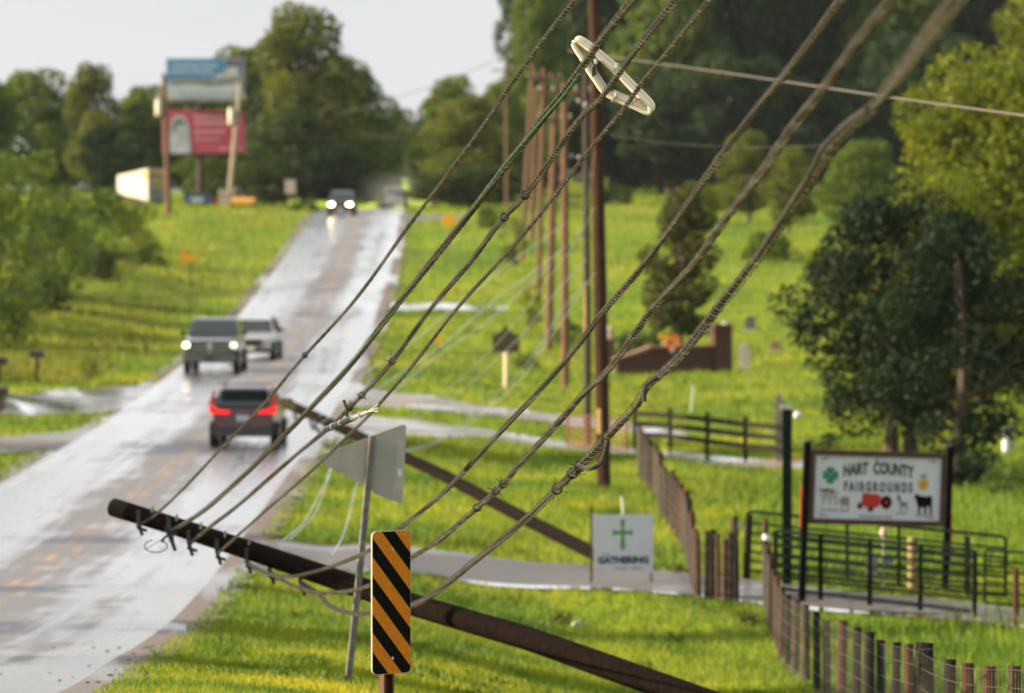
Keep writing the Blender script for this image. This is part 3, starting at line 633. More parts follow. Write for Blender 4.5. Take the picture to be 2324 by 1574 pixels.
# fallen poles
def fallen(name, pts, label, m, tip_m):
    W_ = [P(*p[:3]) for p in pts]; base = W_[-1]
    root = empty(name, base, label, 'utility pole'); L = [w-base for w in W_]; rr = [p[3] for p in pts]
    MB().tube(L, rr, 18).build('pole', [m], root, smooth=True); MB().tube([L[0]-(L[1]-L[0])*.004, L[0].lerp(L[1], .22)], [rr[0]*1.02, rr[0]*1.02], 18).build('mossy_tip', M_polegr, root, smooth=True); return root, base
fp1, fb1 = fallen('fallen_utility_pole', [(258,1152,64.5,.103),(420,1202,63.9,.105),(620,1267,63.2,.112),(900,1362,62.3,.122),(1200,1450,61.2,.130),(1600,1592,60.0,.14),(1760,1650,59.6,.145)],
    'near fallen dark pole with cables tied to its underside, slanting over the verge', M_pole, None)
fp2, fb2 = fallen('fallen_utility_pole', [(644,914,124,.108),(800,984,121,.115),(1000,1076,116,.122),(1200,1182,109,.125),(1378,1272,105.2,.130)],
    'far fallen brown pole with its tip over the road, ending behind the white cross sign', M_pole, None)
def attach(root, base, px, py, d, s=1.0, drop_=.14):
    c = P(px, py, d)-base; q = MB(); u = Vector((.35, -.6, -1)).normalized()
    q.tube([c+Vector((0, 0, .12*s)), c, c+u*drop_*s], [.02*s, .022*s, .018*s], 6); q.tube([c+u*drop_*s*.4+Vector((-.03, -.03, 0)), c+u*drop_*s*.5+Vector((.07*s, -.02, -.02*s))], .016*s, 6)
    q.build('clamp', M_black, root, smooth=True)
for (x, y) in ((314,1186),(383,1196),(428,1232),(492,1252),(560,1272),(612,1296),(682,1322)): attach(fp1, fb1, x, y, 63.2, 1.1, .15)
for i, (x, y) in enumerate([(345+i*55, 1158+i*18.6) for i in range(9)]):
    c = P(x, y, 63.3)-fb1; MB().tube([c+Vector((0, 0, -.03)), c+Vector((.01, 0, .045))], .014, 6).build('bolt', M_galv, fp1)
for (x, y) in ((668,940),(705,958),(716,964),(790,996)): attach(fp2, fb2, x, y, 122, 1.4, .16)
# the loose wire loop and bent bracket hanging under the near fallen pole
c0 = fb1
q = MB(); B_ = lambda x, y, d=63.0: P(x, y, d)-c0
q.tube([B_(378,1195), B_(388,1222), B_(398,1251)], [.03, .028, .02], 6); q.tube([B_(384,1214), B_(372,1222), B_(368,1232)], .015, 5); q.build('bracket', M_black, fp1, smooth=True)
lp = [B_(372+26*math.cos(a)-18, 1240+14*math.sin(a)) for a in np.linspace(-1.2, 4.4, 22)]
MB().tube(lp, .008, 5).tube([B_(375,1220), B_(352,1234), B_(330,1248)], .006, 4).build('loose_wire', M_galv, fp1)

# ------------------------------------------------------------------ cables
def smooth_path(pts, n=8):
    out = []; k = len(pts)
    for i in range(k-1):
        p0, p1, p2, p3 = pts[max(i-1, 0)], pts[i], pts[i+1], pts[min(i+2, k-1)]
        for j in range(n):
            t = j/n; out.append(.5*((2*p1)+(p2-p0)*t+(2*p0-5*p1+4*p2-p3)*t*t+(3*p1-p0-3*p2+p3)*t**3))
    out.append(pts[-1]); return out
def resample(pts, step):
    L = [0]
    for a, b in zip(pts, pts[1:]): L.append(L[-1]+(b-a).length)
    n = max(2, int(L[-1]/step)); out = []; j = 0
    for i in range(n+1):
        s = L[-1]*i/n
        while j < len(L)-2 and L[j+1] < s: j += 1
        t = (s-L[j])/max(1e-9, L[j+1]-L[j]); out.append(pts[j].lerp(pts[j+1], t))
    return out
def cable_path(pix, dk):
    """pix: picture points; dk: (index fraction 0..1 along the picture length, distance) knots; 1/d runs linearly between"""
    L = [0]
    for a, b in zip(pix, pix[1:]): L.append(L[-1]+math.hypot(b[0]-a[0], b[1]-a[1]))
    out = []
    for p, l in zip(pix, L):
        t = l/L[-1]; inv = np.interp(t, [k[0] for k in dk], [1/k[1] for k in dk]); out.append(P(p[0], p[1], 1/inv))
    return smooth_path(out, 8)
def frames(pts):
    up = None; fr = []
    for i, p in enumerate(pts):
        t = (pts[min(i+1, len(pts)-1)]-pts[max(i-1, 0)]).normalized()
        if up is None: up = t.orthogonal().normalized()
        up = (up-t*up.dot(t)).normalized(); fr.append((p, up, t.cross(up)))
    return fr
def cable(label, pix, dk, strands, lash_r, pitch=.11, group='utility cables torn down with the near pole', wob=.0, seed=0, lash=True, name='utility_cable', ties=()):
    """strands: list of (offset radius, phase, twist length, radius, material)"""
    path = cable_path(pix, dk); base = path[0]; root = empty(name, base, label, 'cable', 0, group)
    path = [p-base for p in path]; fine = resample(path, .09); fr = frames(fine); rr = random.Random(seed)
    for si, (off, ph, tw, r, m) in enumerate(strands):
        pts = []
        for i, (p, u, w) in enumerate(fr):
            s = i*.09; a = ph+2*math.pi*s/(tw*5); o_ = off*.76*(1+.15*mnoise.noise(Vector((s*.9, seed, si))))
            wv = wob*mnoise.noise(Vector((s*.8, seed*1.7, si+5))); wv2 = wob*mnoise.noise(Vector((s*.8, seed*1.7+9, si+5)))
            pts.append(p+u*(math.cos(a)*o_+wv)+w*(math.sin(a)*o_+wv2))
        MB().tube(pts, r*.86, 7).build('cable_strand', m, root, smooth=True)
    if lash:
        ends = int(len(fine)*.09/pitch*6); f2 = resample(path, pitch/6); fr2 = frames(f2); pts = []
        for i, (p, u, w) in enumerate(fr2):
            a = 2*math.pi*i/6; pts.append(p+(u*math.cos(a)+w*math.sin(a))*(lash_r*.86+.0015*math.sin(i*.37)))
        MB().tube(pts, .0024, 4, caps=False).build('lashing_wire', M_lash, root)
    for (t, sz_) in ties:
        i = int(t*(len(fine)-2)); p, u, w = fr[i]; p2 = fine[i+1]; q = MB(); dr = (p2-p).normalized()
        for k in range(4): q.tube([p+dr*(k*.018)+(u*math.cos(a)+w*math.sin(a))*(lash_r*1.15) for a in np.linspace(0, 6.6, 10)], .0045, 5)
        for k in range(5): 
            a = rr.uniform(0, 6.28); q.tube([p+dr*.03*k/4+(u*math.cos(a)+w*math.sin(a))*lash_r, p+dr*.01*k+(u*math.cos(a)+w*math.sin(a))*lash_r*sz_], .0035, 4)
        q.build('wire_tie', M_black, root)
    return root
LG = None
W1 = [(310,1194),(345,1175),(412,1114),(506,1014),(601,915),(675,826),(805,682),(930,510),(1062,334),(1207,125),(1305,0),(1400,-122)]
cable('first lashed cable from the left, tied nearest the tip of the fallen pole', W1, [(0,63.5),(.45,47),(1,33)], [(.006,0,1.2,.0095,M_jacketw),(.007,3.1,1.2,.0085,M_jacket)], .018, seed=1, ties=((.42,2.2),))
W2 = [(381,1211),(426,1184),(478,1147),(553,1080),(624,1010),(700,932),(794,830),(905,688),(1062,490),(1214,292),(1290,197),(1366,87),(1436,0),(1540,-130)]
cable('second cable from the left, a thick bundle with a green strand', W2, [(0,63.3),(.45,46),(1,31.5)], [(.016,0,2.2,.014,M_jacket),(.016,2.1,2.2,.013,M_jacketw),(.017,4.2,2.2,.011,M_green)], .031, wob=.006, seed=2)
W3 = [(430,1236),(473,1199),(530,1156),(601,1095),(672,1033),(752,967),(799,920),(884,828),(975,705),(1070,592),(1131,509),(1207,425),(1305,285),(1366,220),(1434,125),(1533,0),(1640,-135)]
cable('third cable from the left, a dark brown bundle with ragged wire ends', W3, [(0,63.2),(.45,45),(1,30.5)], [(.012,0,1.8,.012,M_jacket),(.013,2.4,1.6,.011,M_jacketw),(.012,4.4,2.0,.009,M_black)], .025, wob=.004, seed=3, ties=((.37,2.6),(.395,2.2),(.455,3.0),(.685,2.2),(.72,2.6)))
W4 = [(492,1258),(506,1246),(601,1161),(695,1080),(804,976),(854,925),(936,830),(1035,703),(1135,592),(1214,501),(1290,402),(1359,315),(1419,243),(1453,194),(1499,137),(1541,84),(1609,0),(1710,-125)]
cable('fourth cable from the left, the thin one crossing in front of the splice case', W4, [(0,63.0),(.45,44),(1,30)], [(.006,0,1.2,.0095,M_jacketw),(.007,3.1,1.2,.0085,M_jacket)], .018, seed=4)
W5 = [(558,1275),(601,1300),(648,1309),(695,1303),(766,1281),(842,1248),(903,1203),(996,1128),(1062,1061),(1138,978),(1214,898),(1290,811),(1366,712),(1464,598),(1562,460),(1660,323),(1736,224),(1831,106),(1907,0),(2000,-130)]
cable('fifth cable, first of the three that droop below the near fallen pole', W5, [(0,62.8),(.12,57),(.3,44),(.6,33),(1,24)], [(.011,0,2.0,.013,M_jacketw),(.011,3.1,2.0,.012,M_jacket)], .024, wob=.003, seed=5)
W6 = [(612,1298),(657,1326),(709,1343),(766,1345),(842,1328),(936,1265),(996,1227),(1062,1171),(1138,1103),(1180,1054),(1233,997),(1297,925),(1328,890),(1392,826),(1480,704),(1575,598),(1660,478),(1736,380),(1793,296),(1865,205),(1952,87),(2021,0),(2110,-125)]
cable('sixth cable, the middle one of the three drooping, with knotted wire ties halfway up', W6, [(0,62.6),(.12,56),(.3,42),(.6,31),(1,20.5)], [(.012,0,1.7,.013,M_jacketw),(.013,2.6,1.7,.012,M_jacketw),(.012,4.5,1.5,.009,M_jacket)], .026, wob=.006, seed=6, ties=((.455,2.8),(.47,2.4),(.415,2.0)))
W7 = [(682,1322),(704,1336),(728,1355),(752,1378),(790,1391),(842,1392),(936,1373),(996,1340),(1072,1278),(1130,1232),(1176,1194),(1214,1160),(1275,1099),(1328,1046),(1373,997),(1442,921),(1466,879),(1491,856),(1548,803),(1632,697),(1715,592),(1785,490),(1850,391),(1907,311),(1964,258),(2002,220),(2097,91),(2169,0),(2260,-125)]
r7 = cable('seventh cable at the right, the thickest bundle, bulging open near the top', W7, [(0,62.4),(.12,55),(.3,41),(.6,29.5),(.8,23),(1,16.5)], [(.017,0,2.6,.015,M_jacketw),(.017,2.2,2.6,.014,M_jacketw),(.016,4.2,2.2,.012,M_jacketw)], .033, wob=.006, seed=7, pitch=.12, ties=((.475,2.6),(.50,2.8),(.51,2.2)))
# the strand that bulges away from the bundle and the hook below its tie
b7 = r7.location
def D7(t): return 1/np.interp(t, [0,.12,.3,.6,.8,1], [1/62.4,1/55,1/41,1/29.5,1/23,1/16.5])
def loc7(x, y, d): return P(x, y, d)-b7
MB().tube(smooth_path([loc7(1715,588,27.6), loc7(1786,480,26), loc7(1838,395,24.8), loc7(1862,345,24.3), loc7(1890,312,23.9), loc7(1930,274,23.3), loc7(1968,250,22.6)], 8), .013, 8).build('loose_strand', M_jacketw, r7, smooth=True)
MB().tube(smooth_path([loc7(1378,1000,33), loc7(1372,1030,33), loc7(1360,1055,33), loc7(1338,1064,33), loc7(1318,1058,33.2)], 6), .014, 8).build('hook', M_jacketw, r7, smooth=True)
for (pts, r, m) in (([(1492,856),(1466,874),(1461,890),(1462,912)], .014, M_jacketw), ([(1369,985),(1366,995),(1364,1008)], .008, M_jacketw)):
    MB().tube([loc7(x, y, 32.6) for (x, y) in pts], r, 7).build('kinked_end', m, r7, smooth=True)

def thin_line(label, pts, r, m, group, name='wire', cat='wire'):
    W_ = smooth_path([P(*p) for p in pts], 8); base = W_[0]
    o = MB().tube([w-base for w in W_], r*(.8 if m is M_pale else 1), 5).build(name, m, None, loc=base, smooth=True); return tag(o, label, cat, group)
M_pale = mat('pale wire with painted sunlight', (.40, .44, .42), .35, .4, .2, 10)  # sunlight caught by the fallen lines is put into this whitish colour
G_ = 'pale service lines sagging from the row of poles'
a1 = [(1283,505,188),(1235,541,180),(1081,656,155),(938,775,137),(830,846,127),(725,946,122)]
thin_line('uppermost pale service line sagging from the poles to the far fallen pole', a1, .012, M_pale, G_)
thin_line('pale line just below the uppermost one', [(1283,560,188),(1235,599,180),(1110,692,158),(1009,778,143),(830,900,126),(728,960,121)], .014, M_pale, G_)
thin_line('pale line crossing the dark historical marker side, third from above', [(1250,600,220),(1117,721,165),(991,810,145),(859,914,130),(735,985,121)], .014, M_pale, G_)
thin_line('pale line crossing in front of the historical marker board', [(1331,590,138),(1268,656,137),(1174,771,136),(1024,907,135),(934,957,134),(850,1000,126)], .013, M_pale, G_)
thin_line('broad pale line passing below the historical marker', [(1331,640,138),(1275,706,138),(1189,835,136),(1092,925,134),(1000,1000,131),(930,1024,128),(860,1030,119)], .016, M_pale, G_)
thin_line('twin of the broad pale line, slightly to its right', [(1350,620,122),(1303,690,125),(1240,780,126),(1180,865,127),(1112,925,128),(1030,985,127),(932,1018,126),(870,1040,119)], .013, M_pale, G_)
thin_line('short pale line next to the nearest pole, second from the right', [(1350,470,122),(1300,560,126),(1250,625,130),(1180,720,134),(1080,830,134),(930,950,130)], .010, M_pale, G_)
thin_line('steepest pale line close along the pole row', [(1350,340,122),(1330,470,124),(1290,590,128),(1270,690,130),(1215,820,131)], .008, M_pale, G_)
G2 = 'slack lines hanging between the two fallen poles'
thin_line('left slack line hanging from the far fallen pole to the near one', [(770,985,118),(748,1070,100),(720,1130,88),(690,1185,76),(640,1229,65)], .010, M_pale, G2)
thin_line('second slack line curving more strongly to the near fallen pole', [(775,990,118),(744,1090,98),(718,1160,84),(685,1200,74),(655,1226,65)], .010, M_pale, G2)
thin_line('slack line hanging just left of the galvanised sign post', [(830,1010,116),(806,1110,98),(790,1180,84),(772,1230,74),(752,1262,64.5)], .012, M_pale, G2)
M_ow = mat('brown overhead wire', (.12, .10, .07), .5, .2, .2, 10)
oh = 'overhead wires still hanging'
thin_line('brown overhead wire crossing the wooded hill from the nearest pole to the right edge', [(1290,116,125),(1410,133,118),(1660,168,100),(1990,217,80),(2330,264,64),(2500,286,58)], .016, M_ow, oh, 'overhead_wire', 'wire')
thin_line('fainter overhead wire below it on the dark wood', [(1384,306,125),(1520,326,118),(1700,335,110),(1900,330,100)], .004, M_ow, oh, 'overhead_wire')
thin_line('left faint overhead wire against the sky, rising to the far poles', [(760,262,480),(900,222,455),(1050,170,430),(1209,95,400)], .03, M_ow, oh, 'overhead_wire')
thin_line('overhead wire crossing the road halfway up the hill', [(-40,655,190),(200,668,190),(440,672,192),(660,645,200),(900,592,215),(1200,500,235)], .014, M_black, oh, 'overhead_wire')
thin_line('second wire just below the one crossing the road', [(-40,662,190),(200,675,190),(440,681,192),(660,655,200),(900,603,215),(1200,512,235)], .012, M_black, oh, 'overhead_wire')
thin_line('overhead wire between the dark trees behind the billboard', [(378,300,440),(560,312,450),(760,314,455),(930,306,455)], .02, M_ow, oh, 'overhead_wire')

# snowshoe: cream channel loop hung on the cables
fr_ = [(1300,99),(1308,95),(1320,101),(1335,112),(1362,134),(1393,161),(1416,185),(1443,212),(1470,240),(1474,252),(1468,257),(1437,243),(1398,227),(1369,209),(1349,181),(1335,161),(1321,135),(1307,114)]
dsn = 39.6
Fp = [P(x, y, dsn) for (x, y) in fr_]; base = Vector(Fp[9]); back = [p+(P(8+1162, -9+787, dsn)-P(1162, 787, dsn))*(1.0)+Vector((0, .09, 0)) for p in Fp]
sn = empty('cable_storage_loop', base, 'cream plastic cable loop hung on the cables near the top of the photo', 'cable loop')
cl = smooth_path([p-base for p in Fp]+[Fp[0]-base], 4); cb = smooth_path([p-base for p in back]+[back[0]-base], 4)
MB().tube(cl, .017, 8).build('front_rim', M_ring, sn, smooth=True); MB().tube(cb, .017, 8).build('rear_rim', M_ring, sn, smooth=True)
q = MB(); n = len(cl); cen = sum(cl, Vector())/n
inn = [c_+(cen-c_)*.05 for c_ in cl]; inb = [c_+(cen-c_)*.05 for c_ in cb]
for i in range(n-1): q.add([cl[i], cl[i+1], cb[i+1], cb[i], inn[i], inn[i+1], inb[i+1], inb[i]], [(0,1,2,3), (4,7,6,5), (0,4,5,1), (3,2,6,7)])
q.build('channel', M_ring, sn, smooth=True)
# broad lower flange, as the lower side turns its face to the sun
lo = [P(x, y, dsn-.02)-base for (x, y) in ((1372,208),(1398,222),(1437,238),(1468,252))]; lu = [P(x, y, dsn+.03)-base for (x, y) in ((1392,202),(1412,212),(1440,222),(1462,234))]
q = MB()
for i in range(3): q.add([lo[i], lo[i+1], lu[i+1], lu[i], lo[i]+Vector((0,.02,0)), lo[i+1]+Vector((0,.02,0)), lu[i+1]+Vector((0,.02,0)), lu[i]+Vector((0,.02,0))], [(0,1,2,3), (7,6,5,4), (0,4,5,1), (3,2,6,7), (0,3,7,4), (1,5,6,2)])
q.build('flange', M_ring, sn, smooth=False)
for (x, y) in ((1352,140),(1400,150),(1440,225),(1398,215),(1326,138)):
    c = P(x, y, dsn-.03)-base; MB().lathe([(.006, -.02), (.016, -.015), (.016, .015), (.006, .02)], 8, c=c).tube([c, c+Vector((-.03, .02, -.05))], .006, 6).build('clamp', M_bolt, sn, smooth=True)
for (a, b_) in (((1347,125),(1352,170)), ((1400,170),(1388,205)), ((1350,150),(1345,178))):
    MB().bar(P(*a, dsn)-base, P(*b_, dsn)-base, .03, .02).build('strap', M_black, sn)

# splice case on the third cable
a = P(735, 977, 45.2); b = P(856, 926, 43.6); rt = empty('splice_case', a, 'slim black and silver splice case hanging under the third cable', 'splice case')
dv = b-a
MB().tube([dv*0, dv*.03, dv*.05, dv*.55, dv*.57], [.008, .022, .024, .026, .02], 10).build('case', M_black, rt, smooth=True)
MB().tube([dv*.55, dv*.8, dv*.82], [.017, .014, .006], 8).build('sleeve', M_galv, rt, smooth=True)
for t in (.17, .33, .56, .7): MB().tube([dv*t, dv*(t+.02)], .027, 10).build('band', M_bolt, rt, smooth=True)
for k in (-1, 0, 1): MB().tube([dv*.8, dv*.93+Vector((0, 0, .01*k)), dv*1.0+Vector((.01, 0, .028*k))], .006, 5).build('lead', M_galv, rt, smooth=True)
MB().tube([dv*.45, dv*.45+Vector((-.005, 0, .09)), dv*.43+Vector((-.02, 0, .16))], .012, 6).build('hanger', M_jacket, rt, smooth=True)

# ------------------------------------------------------------------ signs
def round_rect(w, h, r, n=5):
    pts = []
    for (cx, cz, a0) in ((w/2-r, h/2-r, 0), (-w/2+r, h/2-r, 90), (-w/2+r, -h/2+r, 180), (w/2-r, -h/2+r, 270)):
        for i in range(n+1):
            a = R(a0+90*i/n); pts.append((cx+r*math.cos(a), cz+r*math.sin(a)))
    return pts
def clip_band(poly, fn0, fn1):
    """clip polygon between the two half planes g>=0"""
    for g in (fn0, fn1):
        out = []
        for i in range(len(poly)):
            p, q_ = poly[i], poly[(i+1) % len(poly)]; a, b = g(p), g(q_)
            if a >= 0: out.append(p)
            if (a >= 0) != (b >= 0):
                t = a/(a-b); out.append((p[0]+(q_[0]-p[0])*t, p[1]+(q_[1]-p[1])*t))
        poly = out
        if not poly: return []
    return poly
# striped object marker
dm = 36.0; top = P(888, 1206, dm); bot = P(888, 1532, dm); hgt_m = top.z-bot.z; gx, gy = top.x, dm; gz = hz(gx, gy)
om = empty('object_marker_sign', (gx, gy, gz), 'tall orange and black diagonally striped marker sign in sharp focus', 'road sign', R(38))
w = .305; cz = (top.z+bot.z)/2-gz
rc = round_rect(w, hgt_m, .035)
MB().plate([(x, z+cz) for (x, z) in rc], 0, .012).build('panel_rim', M_alu, om)
rc2 = round_rect(w-.008, hgt_m-.008, .031); q = MB(); sl_ = 1.0; per = .24
MBo = MB(); MBk = MB()
for k in range(-8, 9):
    for (o0, o1, tgt) in ((k*per, k*per+per/2, MBo), (k*per+per/2, (k+1)*per, MBk)):
        pl = clip_band(rc2, lambda p: (p[1]+p[0]*1.15)-o0, lambda p: o1-(p[1]+p[0]*1.15))
        if len(pl) > 2: tgt.plate([(x, z+cz) for (x, z) in pl], -.003, -.0005)
MBo.build('stripe_orange', M_orange, om); MBk.build('stripe_black', M_blackp, om)
for (x_, z_, r_) in ((.0, hgt_m*.37, .011), (-.0, -hgt_m*.39, .011)): 
    MB().lathe([(r_, -.010), (r_*.9, -.014), (.002, -.015)], 10, c=(x_, 0, z_+cz), axis='Y').build('bolt', M_bolt, om, smooth=True)
pm = MB(); 
pm.side([(-.02, -.5), (.03, -.5), (.03, cz+hgt_m*.45), (-.02, cz+hgt_m*.45)], -.04, -.025).side([(-.02, -.5), (.03, -.5), (.03, cz+hgt_m*.45), (-.02, cz+hgt_m*.45)], .025, .04).plate([(-.026, -.5), (.026, -.5), (.026, cz+hgt_m*.45), (-.026, cz+hgt_m*.45)], .020, .030)
po = pm.build('post', mat('brown channel post', (.16, .055, .02), .6, .3, .3, 8, col2=(.04, .02, .012)), om); po.location = (0, .045, 0)
for k in range(20): MB().lathe([(.006, 0), (.006, .001)], 8, c=(0, .062, cz-hgt_m/2-.02-.03*k), axis='Y').build('post_hole', M_blackp, om) if k < 3 else None
# no passing pennant seen from behind
dp = 61.5
pt = [P(706, 1040, dp), P(925, 962, dp), P(916, 1150, dp)]; pc = P(838, 1000, dp); bx = P(785, 1590, dp)
ps = empty('pennant_sign', (bx.x, dp, hz(bx.x, dp)), 'grey back of a triangular pennant sign on a perforated galvanised post', 'road sign', R(12))
base = Vector(ps.location)
def round_poly(pts, r, n=5):
    out = []
    for i in range(len(pts)):
        p = Vector(pts[i]); a = Vector(pts[i-1]); b = Vector(pts[(i+1) % len(pts)]); u = (a-p).normalized(); v = (b-p).normalized()
        th = u.angle(v); t = r/math.tan(th/2); 
        for k in range(n+1):
            f = k/n; out.append(tuple((p+u*t)*(1-f)**2+p*2*f*(1-f)+(p+v*t)*f*f))
    return out
pl = round_poly([((p-base).x, (p-base).z) for p in (pt[0], pt[2], pt[1])], .045)
MB().plate(pl, -.001, .003).build('panel', M_alu, ps)
tpz = (P(845, 990, dp)-base); btz = P(786, 1590, dp)-base
ax = [Vector((btz.x, -.035, -.4)), Vector((btz.x+.01, -.035, btz.z+.2)), Vector(((P(812,1330,dp)-base).x, -.035, (P(812,1330,dp)-base).z)), Vector((tpz.x, -.035, tpz.z))]
q = MB(); q.tube(ax, .046, 4); q.build('post', mat('dull galvanised post', (.17, .16, .15), .7, 0, .3, 12, spec=.2), ps)
q = MB()
for k in range(60):
    t = k/60; i = 1 if t < .5 else 2; tt = (t*2) % 1; c = ax[i].lerp(ax[min(i+1, 3)], tt); q.box(c+Vector((0, -.026, 0)), (.012, .008, .016))
tag(q.build('post_holes', M_black, ps), kind='stuff')
st = [(P(x, y, dp)-base) for (x, y) in ((848,1000),(905,1010),(893,1140),(846,1120))]
MB().plate([(s_.x, s_.z) for s_ in st], -.004, -.0015).build('patch', M_aludark, ps)  # slightly darker quad on the panel, right of the post
c = P(909, 1075, dp)-base; MB().plate([(c.x-.02, c.z-.04), (c.x+.02, c.z-.04), (c.x+.02, c.z+.04), (c.x-.02, c.z+.04)], -.006, -.0015).build('sticker', M_white, ps)

def text_mesh(txt, size, bold=0.0):
    cu = bpy.data.curves.new('txt', 'FONT'); cu.body = txt; cu.size = size; cu.align_x = 'CENTER'; cu.align_y = 'CENTER'; cu.offset = bold; cu.resolution_u = 3
    o = bpy.data.objects.new('txt', cu); COL.objects.link(o); dg = bpy.context.evaluated_depsgraph_get(); me = bpy.data.meshes.new_from_object(o.evaluated_get(dg))
    V = [Vector((v.co.x, 0, v.co.y)) for v in me.vertices]; Fc = [tuple(p.vertices) for p in me.polygons]
    bpy.data.objects.remove(o); bpy.data.curves.remove(cu); bpy.data.meshes.remove(me); return V, Fc
def lettering(mb, txt, size, cx, cz, y=-.004, bold=0, sx=1.0, ang=0):
    V, Fc = text_mesh(txt, size, bold); ca, sa = math.cos(ang), math.sin(ang)
    mb.add([Vector((cx+(v.x*sx*ca-v.z*sa), y, cz+v.x*sx*sa+v.z*ca)) for v in V], Fc)
def poly_disc(cx, cz, rx, rz, n=24): return [(cx+rx*math.cos(2*math.pi*i/n), cz+rz*math.sin(2*math.pi*i/n)) for i in range(n)]

# fairgrounds sign
gl_ = ground(1827, 1338); gr_ = ground(2160, 1368)
dL, dR = 98.6, 96.4
Lb = P(1836, 1188, dL); Rb = P(2156, 1199, dR); Lt = P(1838, 1020, dL); 
Lb = P(1836, 1188, 97.5); Rb = P(2156, 1199, 97.5); Lt = P(1838, 1020, 97.5)
fw = (Rb-Lb).length; ang = R(11); dF = (gl_.y+gr_.y)/2; Lb = P(1836, 1188, dF); Rb = P(2156, 1199, dF); Lt = P(1838, 1020, dF); fw = (Rb-Lb).length; fh = Lt.z-Lb.z; mid = (Lb+Rb)/2; gz = hz(mid.x, mid.y)
fs = empty('fairgrounds_sign', (mid.x, mid.y, gz), 'framed white county fairgrounds sign with tractor and animals on black posts', 'sign', ang)
z0 = mid.z-gz; zc = z0+fh/2+.01
fs.rotation_euler = (0, R(2.0), R(11)); fs.location.x -= .10
M_board = mat('white sign board', (.60, .615, .69), .45, 0, .05, 3)
holder = MB().box((0, 0, zc), (fw-.1, .03, fh-.1)).build('board', M_board, fs)
t_ = .09
for (cx, cz_, sx_, sz_) in ((0, zc+fh/2-t_/2, fw, t_), (0, zc-fh/2+t_/2, fw, t_), (-fw/2+t_/2, zc, t_, fh-2*t_-.004), (fw/2-t_/2, zc, t_, fh-2*t_-.004)):
    MB().box((cx, -.02, cz_), (sx_, .09, sz_)).build('frame', M_brown, fs, bevel=.006)
for sgn in (-1, 1):
    p_ = MB().box((sgn*(fw/2+.055), 0, (zc+fh/2+.12)/2-.1), (.11, .11, zc+fh/2+.12+.2)).build('post', M_blackp, fs, bevel=.008)
    MB().box((sgn*(fw/2+.055), 0, zc+fh/2+.135), (.12, .12, .03), taper=.6).build('cap', M_black, p_)
    MB().box((sgn*(fw/2+.055)+sgn*.07, 0, z0-.15 if sgn > 0 else z0+.3), (.03, .03, .75)).build('reflector', mat('orange reflector', (.6, .1, .02), .5), fs)
iw, ih = fw-2*t_, fh-2*t_; yf = -.018
def U(u, v): return (-iw/2+u*iw, zc+ih/2-v*ih)      # u,v in 0..1 from the top left of the white board
M_ink = mat('dark grey sign ink', (.045, .04, .038), .5, 0, .1, 8)
def line_text(mb, txt, size, u0, u1, v, bend, bold):
    V, Fc = text_mesh(txt, size, bold); x0_ = min(p.x for p in V); x1_ = max(p.x for p in V); z0_ = min(p.z for p in V); z1_ = max(p.z for p in V)
    (a_, zc_), (b_, _) = U(u0, v), U(u1, v); hw_ = (b_-a_)/2
    out_ = []
    for p in V:
        t_ = ((p.x-x0_)/(x1_-x0_)*2-1); out_.append(Vector((a_+hw_*(t_+1), yf-.003, zc_+(p.z-(z0_+z1_)/2)-bend*t_*t_)))
    mb.add(out_, Fc)
q = MB(); line_text(q, "HART  COUNTY", .27, .225, .785, .185, .060, .013); line_text(q, "F A I R G R O U N D S", .225, .235, .775, .480, 0, .011)
tx = q.build('lettering', M_ink, fs, fix=False)
# clover emblem
cx, cz_ = U(.125, .315); q = MB(); rr = .08
for a in (45, 135, 225, 315):
    ca, sa = math.cos(R(a)), math.sin(R(a)); hx, hz_ = cx+ca*rr*1.05, cz_+sa*rr*1.05
    for da in (-26, 26):
        q.plate(poly_disc(cx+math.cos(R(a+da))*rr*1.3, cz_+math.sin(R(a+da))*rr*1.3, rr*.52, rr*.52, 14), yf-.003-da*.00001-a*.000001, yf)
    q.plate(poly_disc(cx+ca*rr*.7, cz_+sa*rr*.7, rr*.55, rr*.55, 14), yf-.0035-a*.000001, yf)
q.plate([(cx-.008, cz_-rr*1.9), (cx+.012, cz_-rr*1.9), (cx+.008, cz_), (cx-.008, cz_)], yf-.0025, yf)
q.build('clover_emblem', mat('emblem green', (.0, .20, .09), .5), fs)
q = MB()
for a in (45, 135, 225, 315): lettering(q, 'H', .06, cx+math.cos(R(a))*rr*1.15, cz_+math.sin(R(a))*rr*1.15, yf-.0045)
q.build('clover_letters', M_board, fs, fix=False)
cx, cz_ = U(.86, .42); n = 28
em = MB().plate([(cx+(.098 if i % 2 else .092)*math.cos(2*math.pi*i/n), cz_+.098*1.1*(1 if i % 2 else .95)*math.sin(2*math.pi*i/n)) for i in range(n)], yf-.003, yf).build('round_emblem', mat('emblem yellow', (.62, .36, .02), .5), fs)
q = MB(); q.plate([(cx-.075, cz_+.19), (cx-.03, cz_+.15), (cx, cz_+.175), (cx+.03, cz_+.15), (cx+.075, cz_+.19), (cx+.05, cz_+.13), (cx+.03, cz_+.10), (cx-.03, cz_+.10), (cx-.05, cz_+.13)], yf-.005, yf-.0032)
q.plate(poly_disc(cx, cz_-.0, .035, .042, 12), yf-.005, yf-.0032); q.build('eagle', mat('emblem grey', (.25, .24, .18), .5), fs)
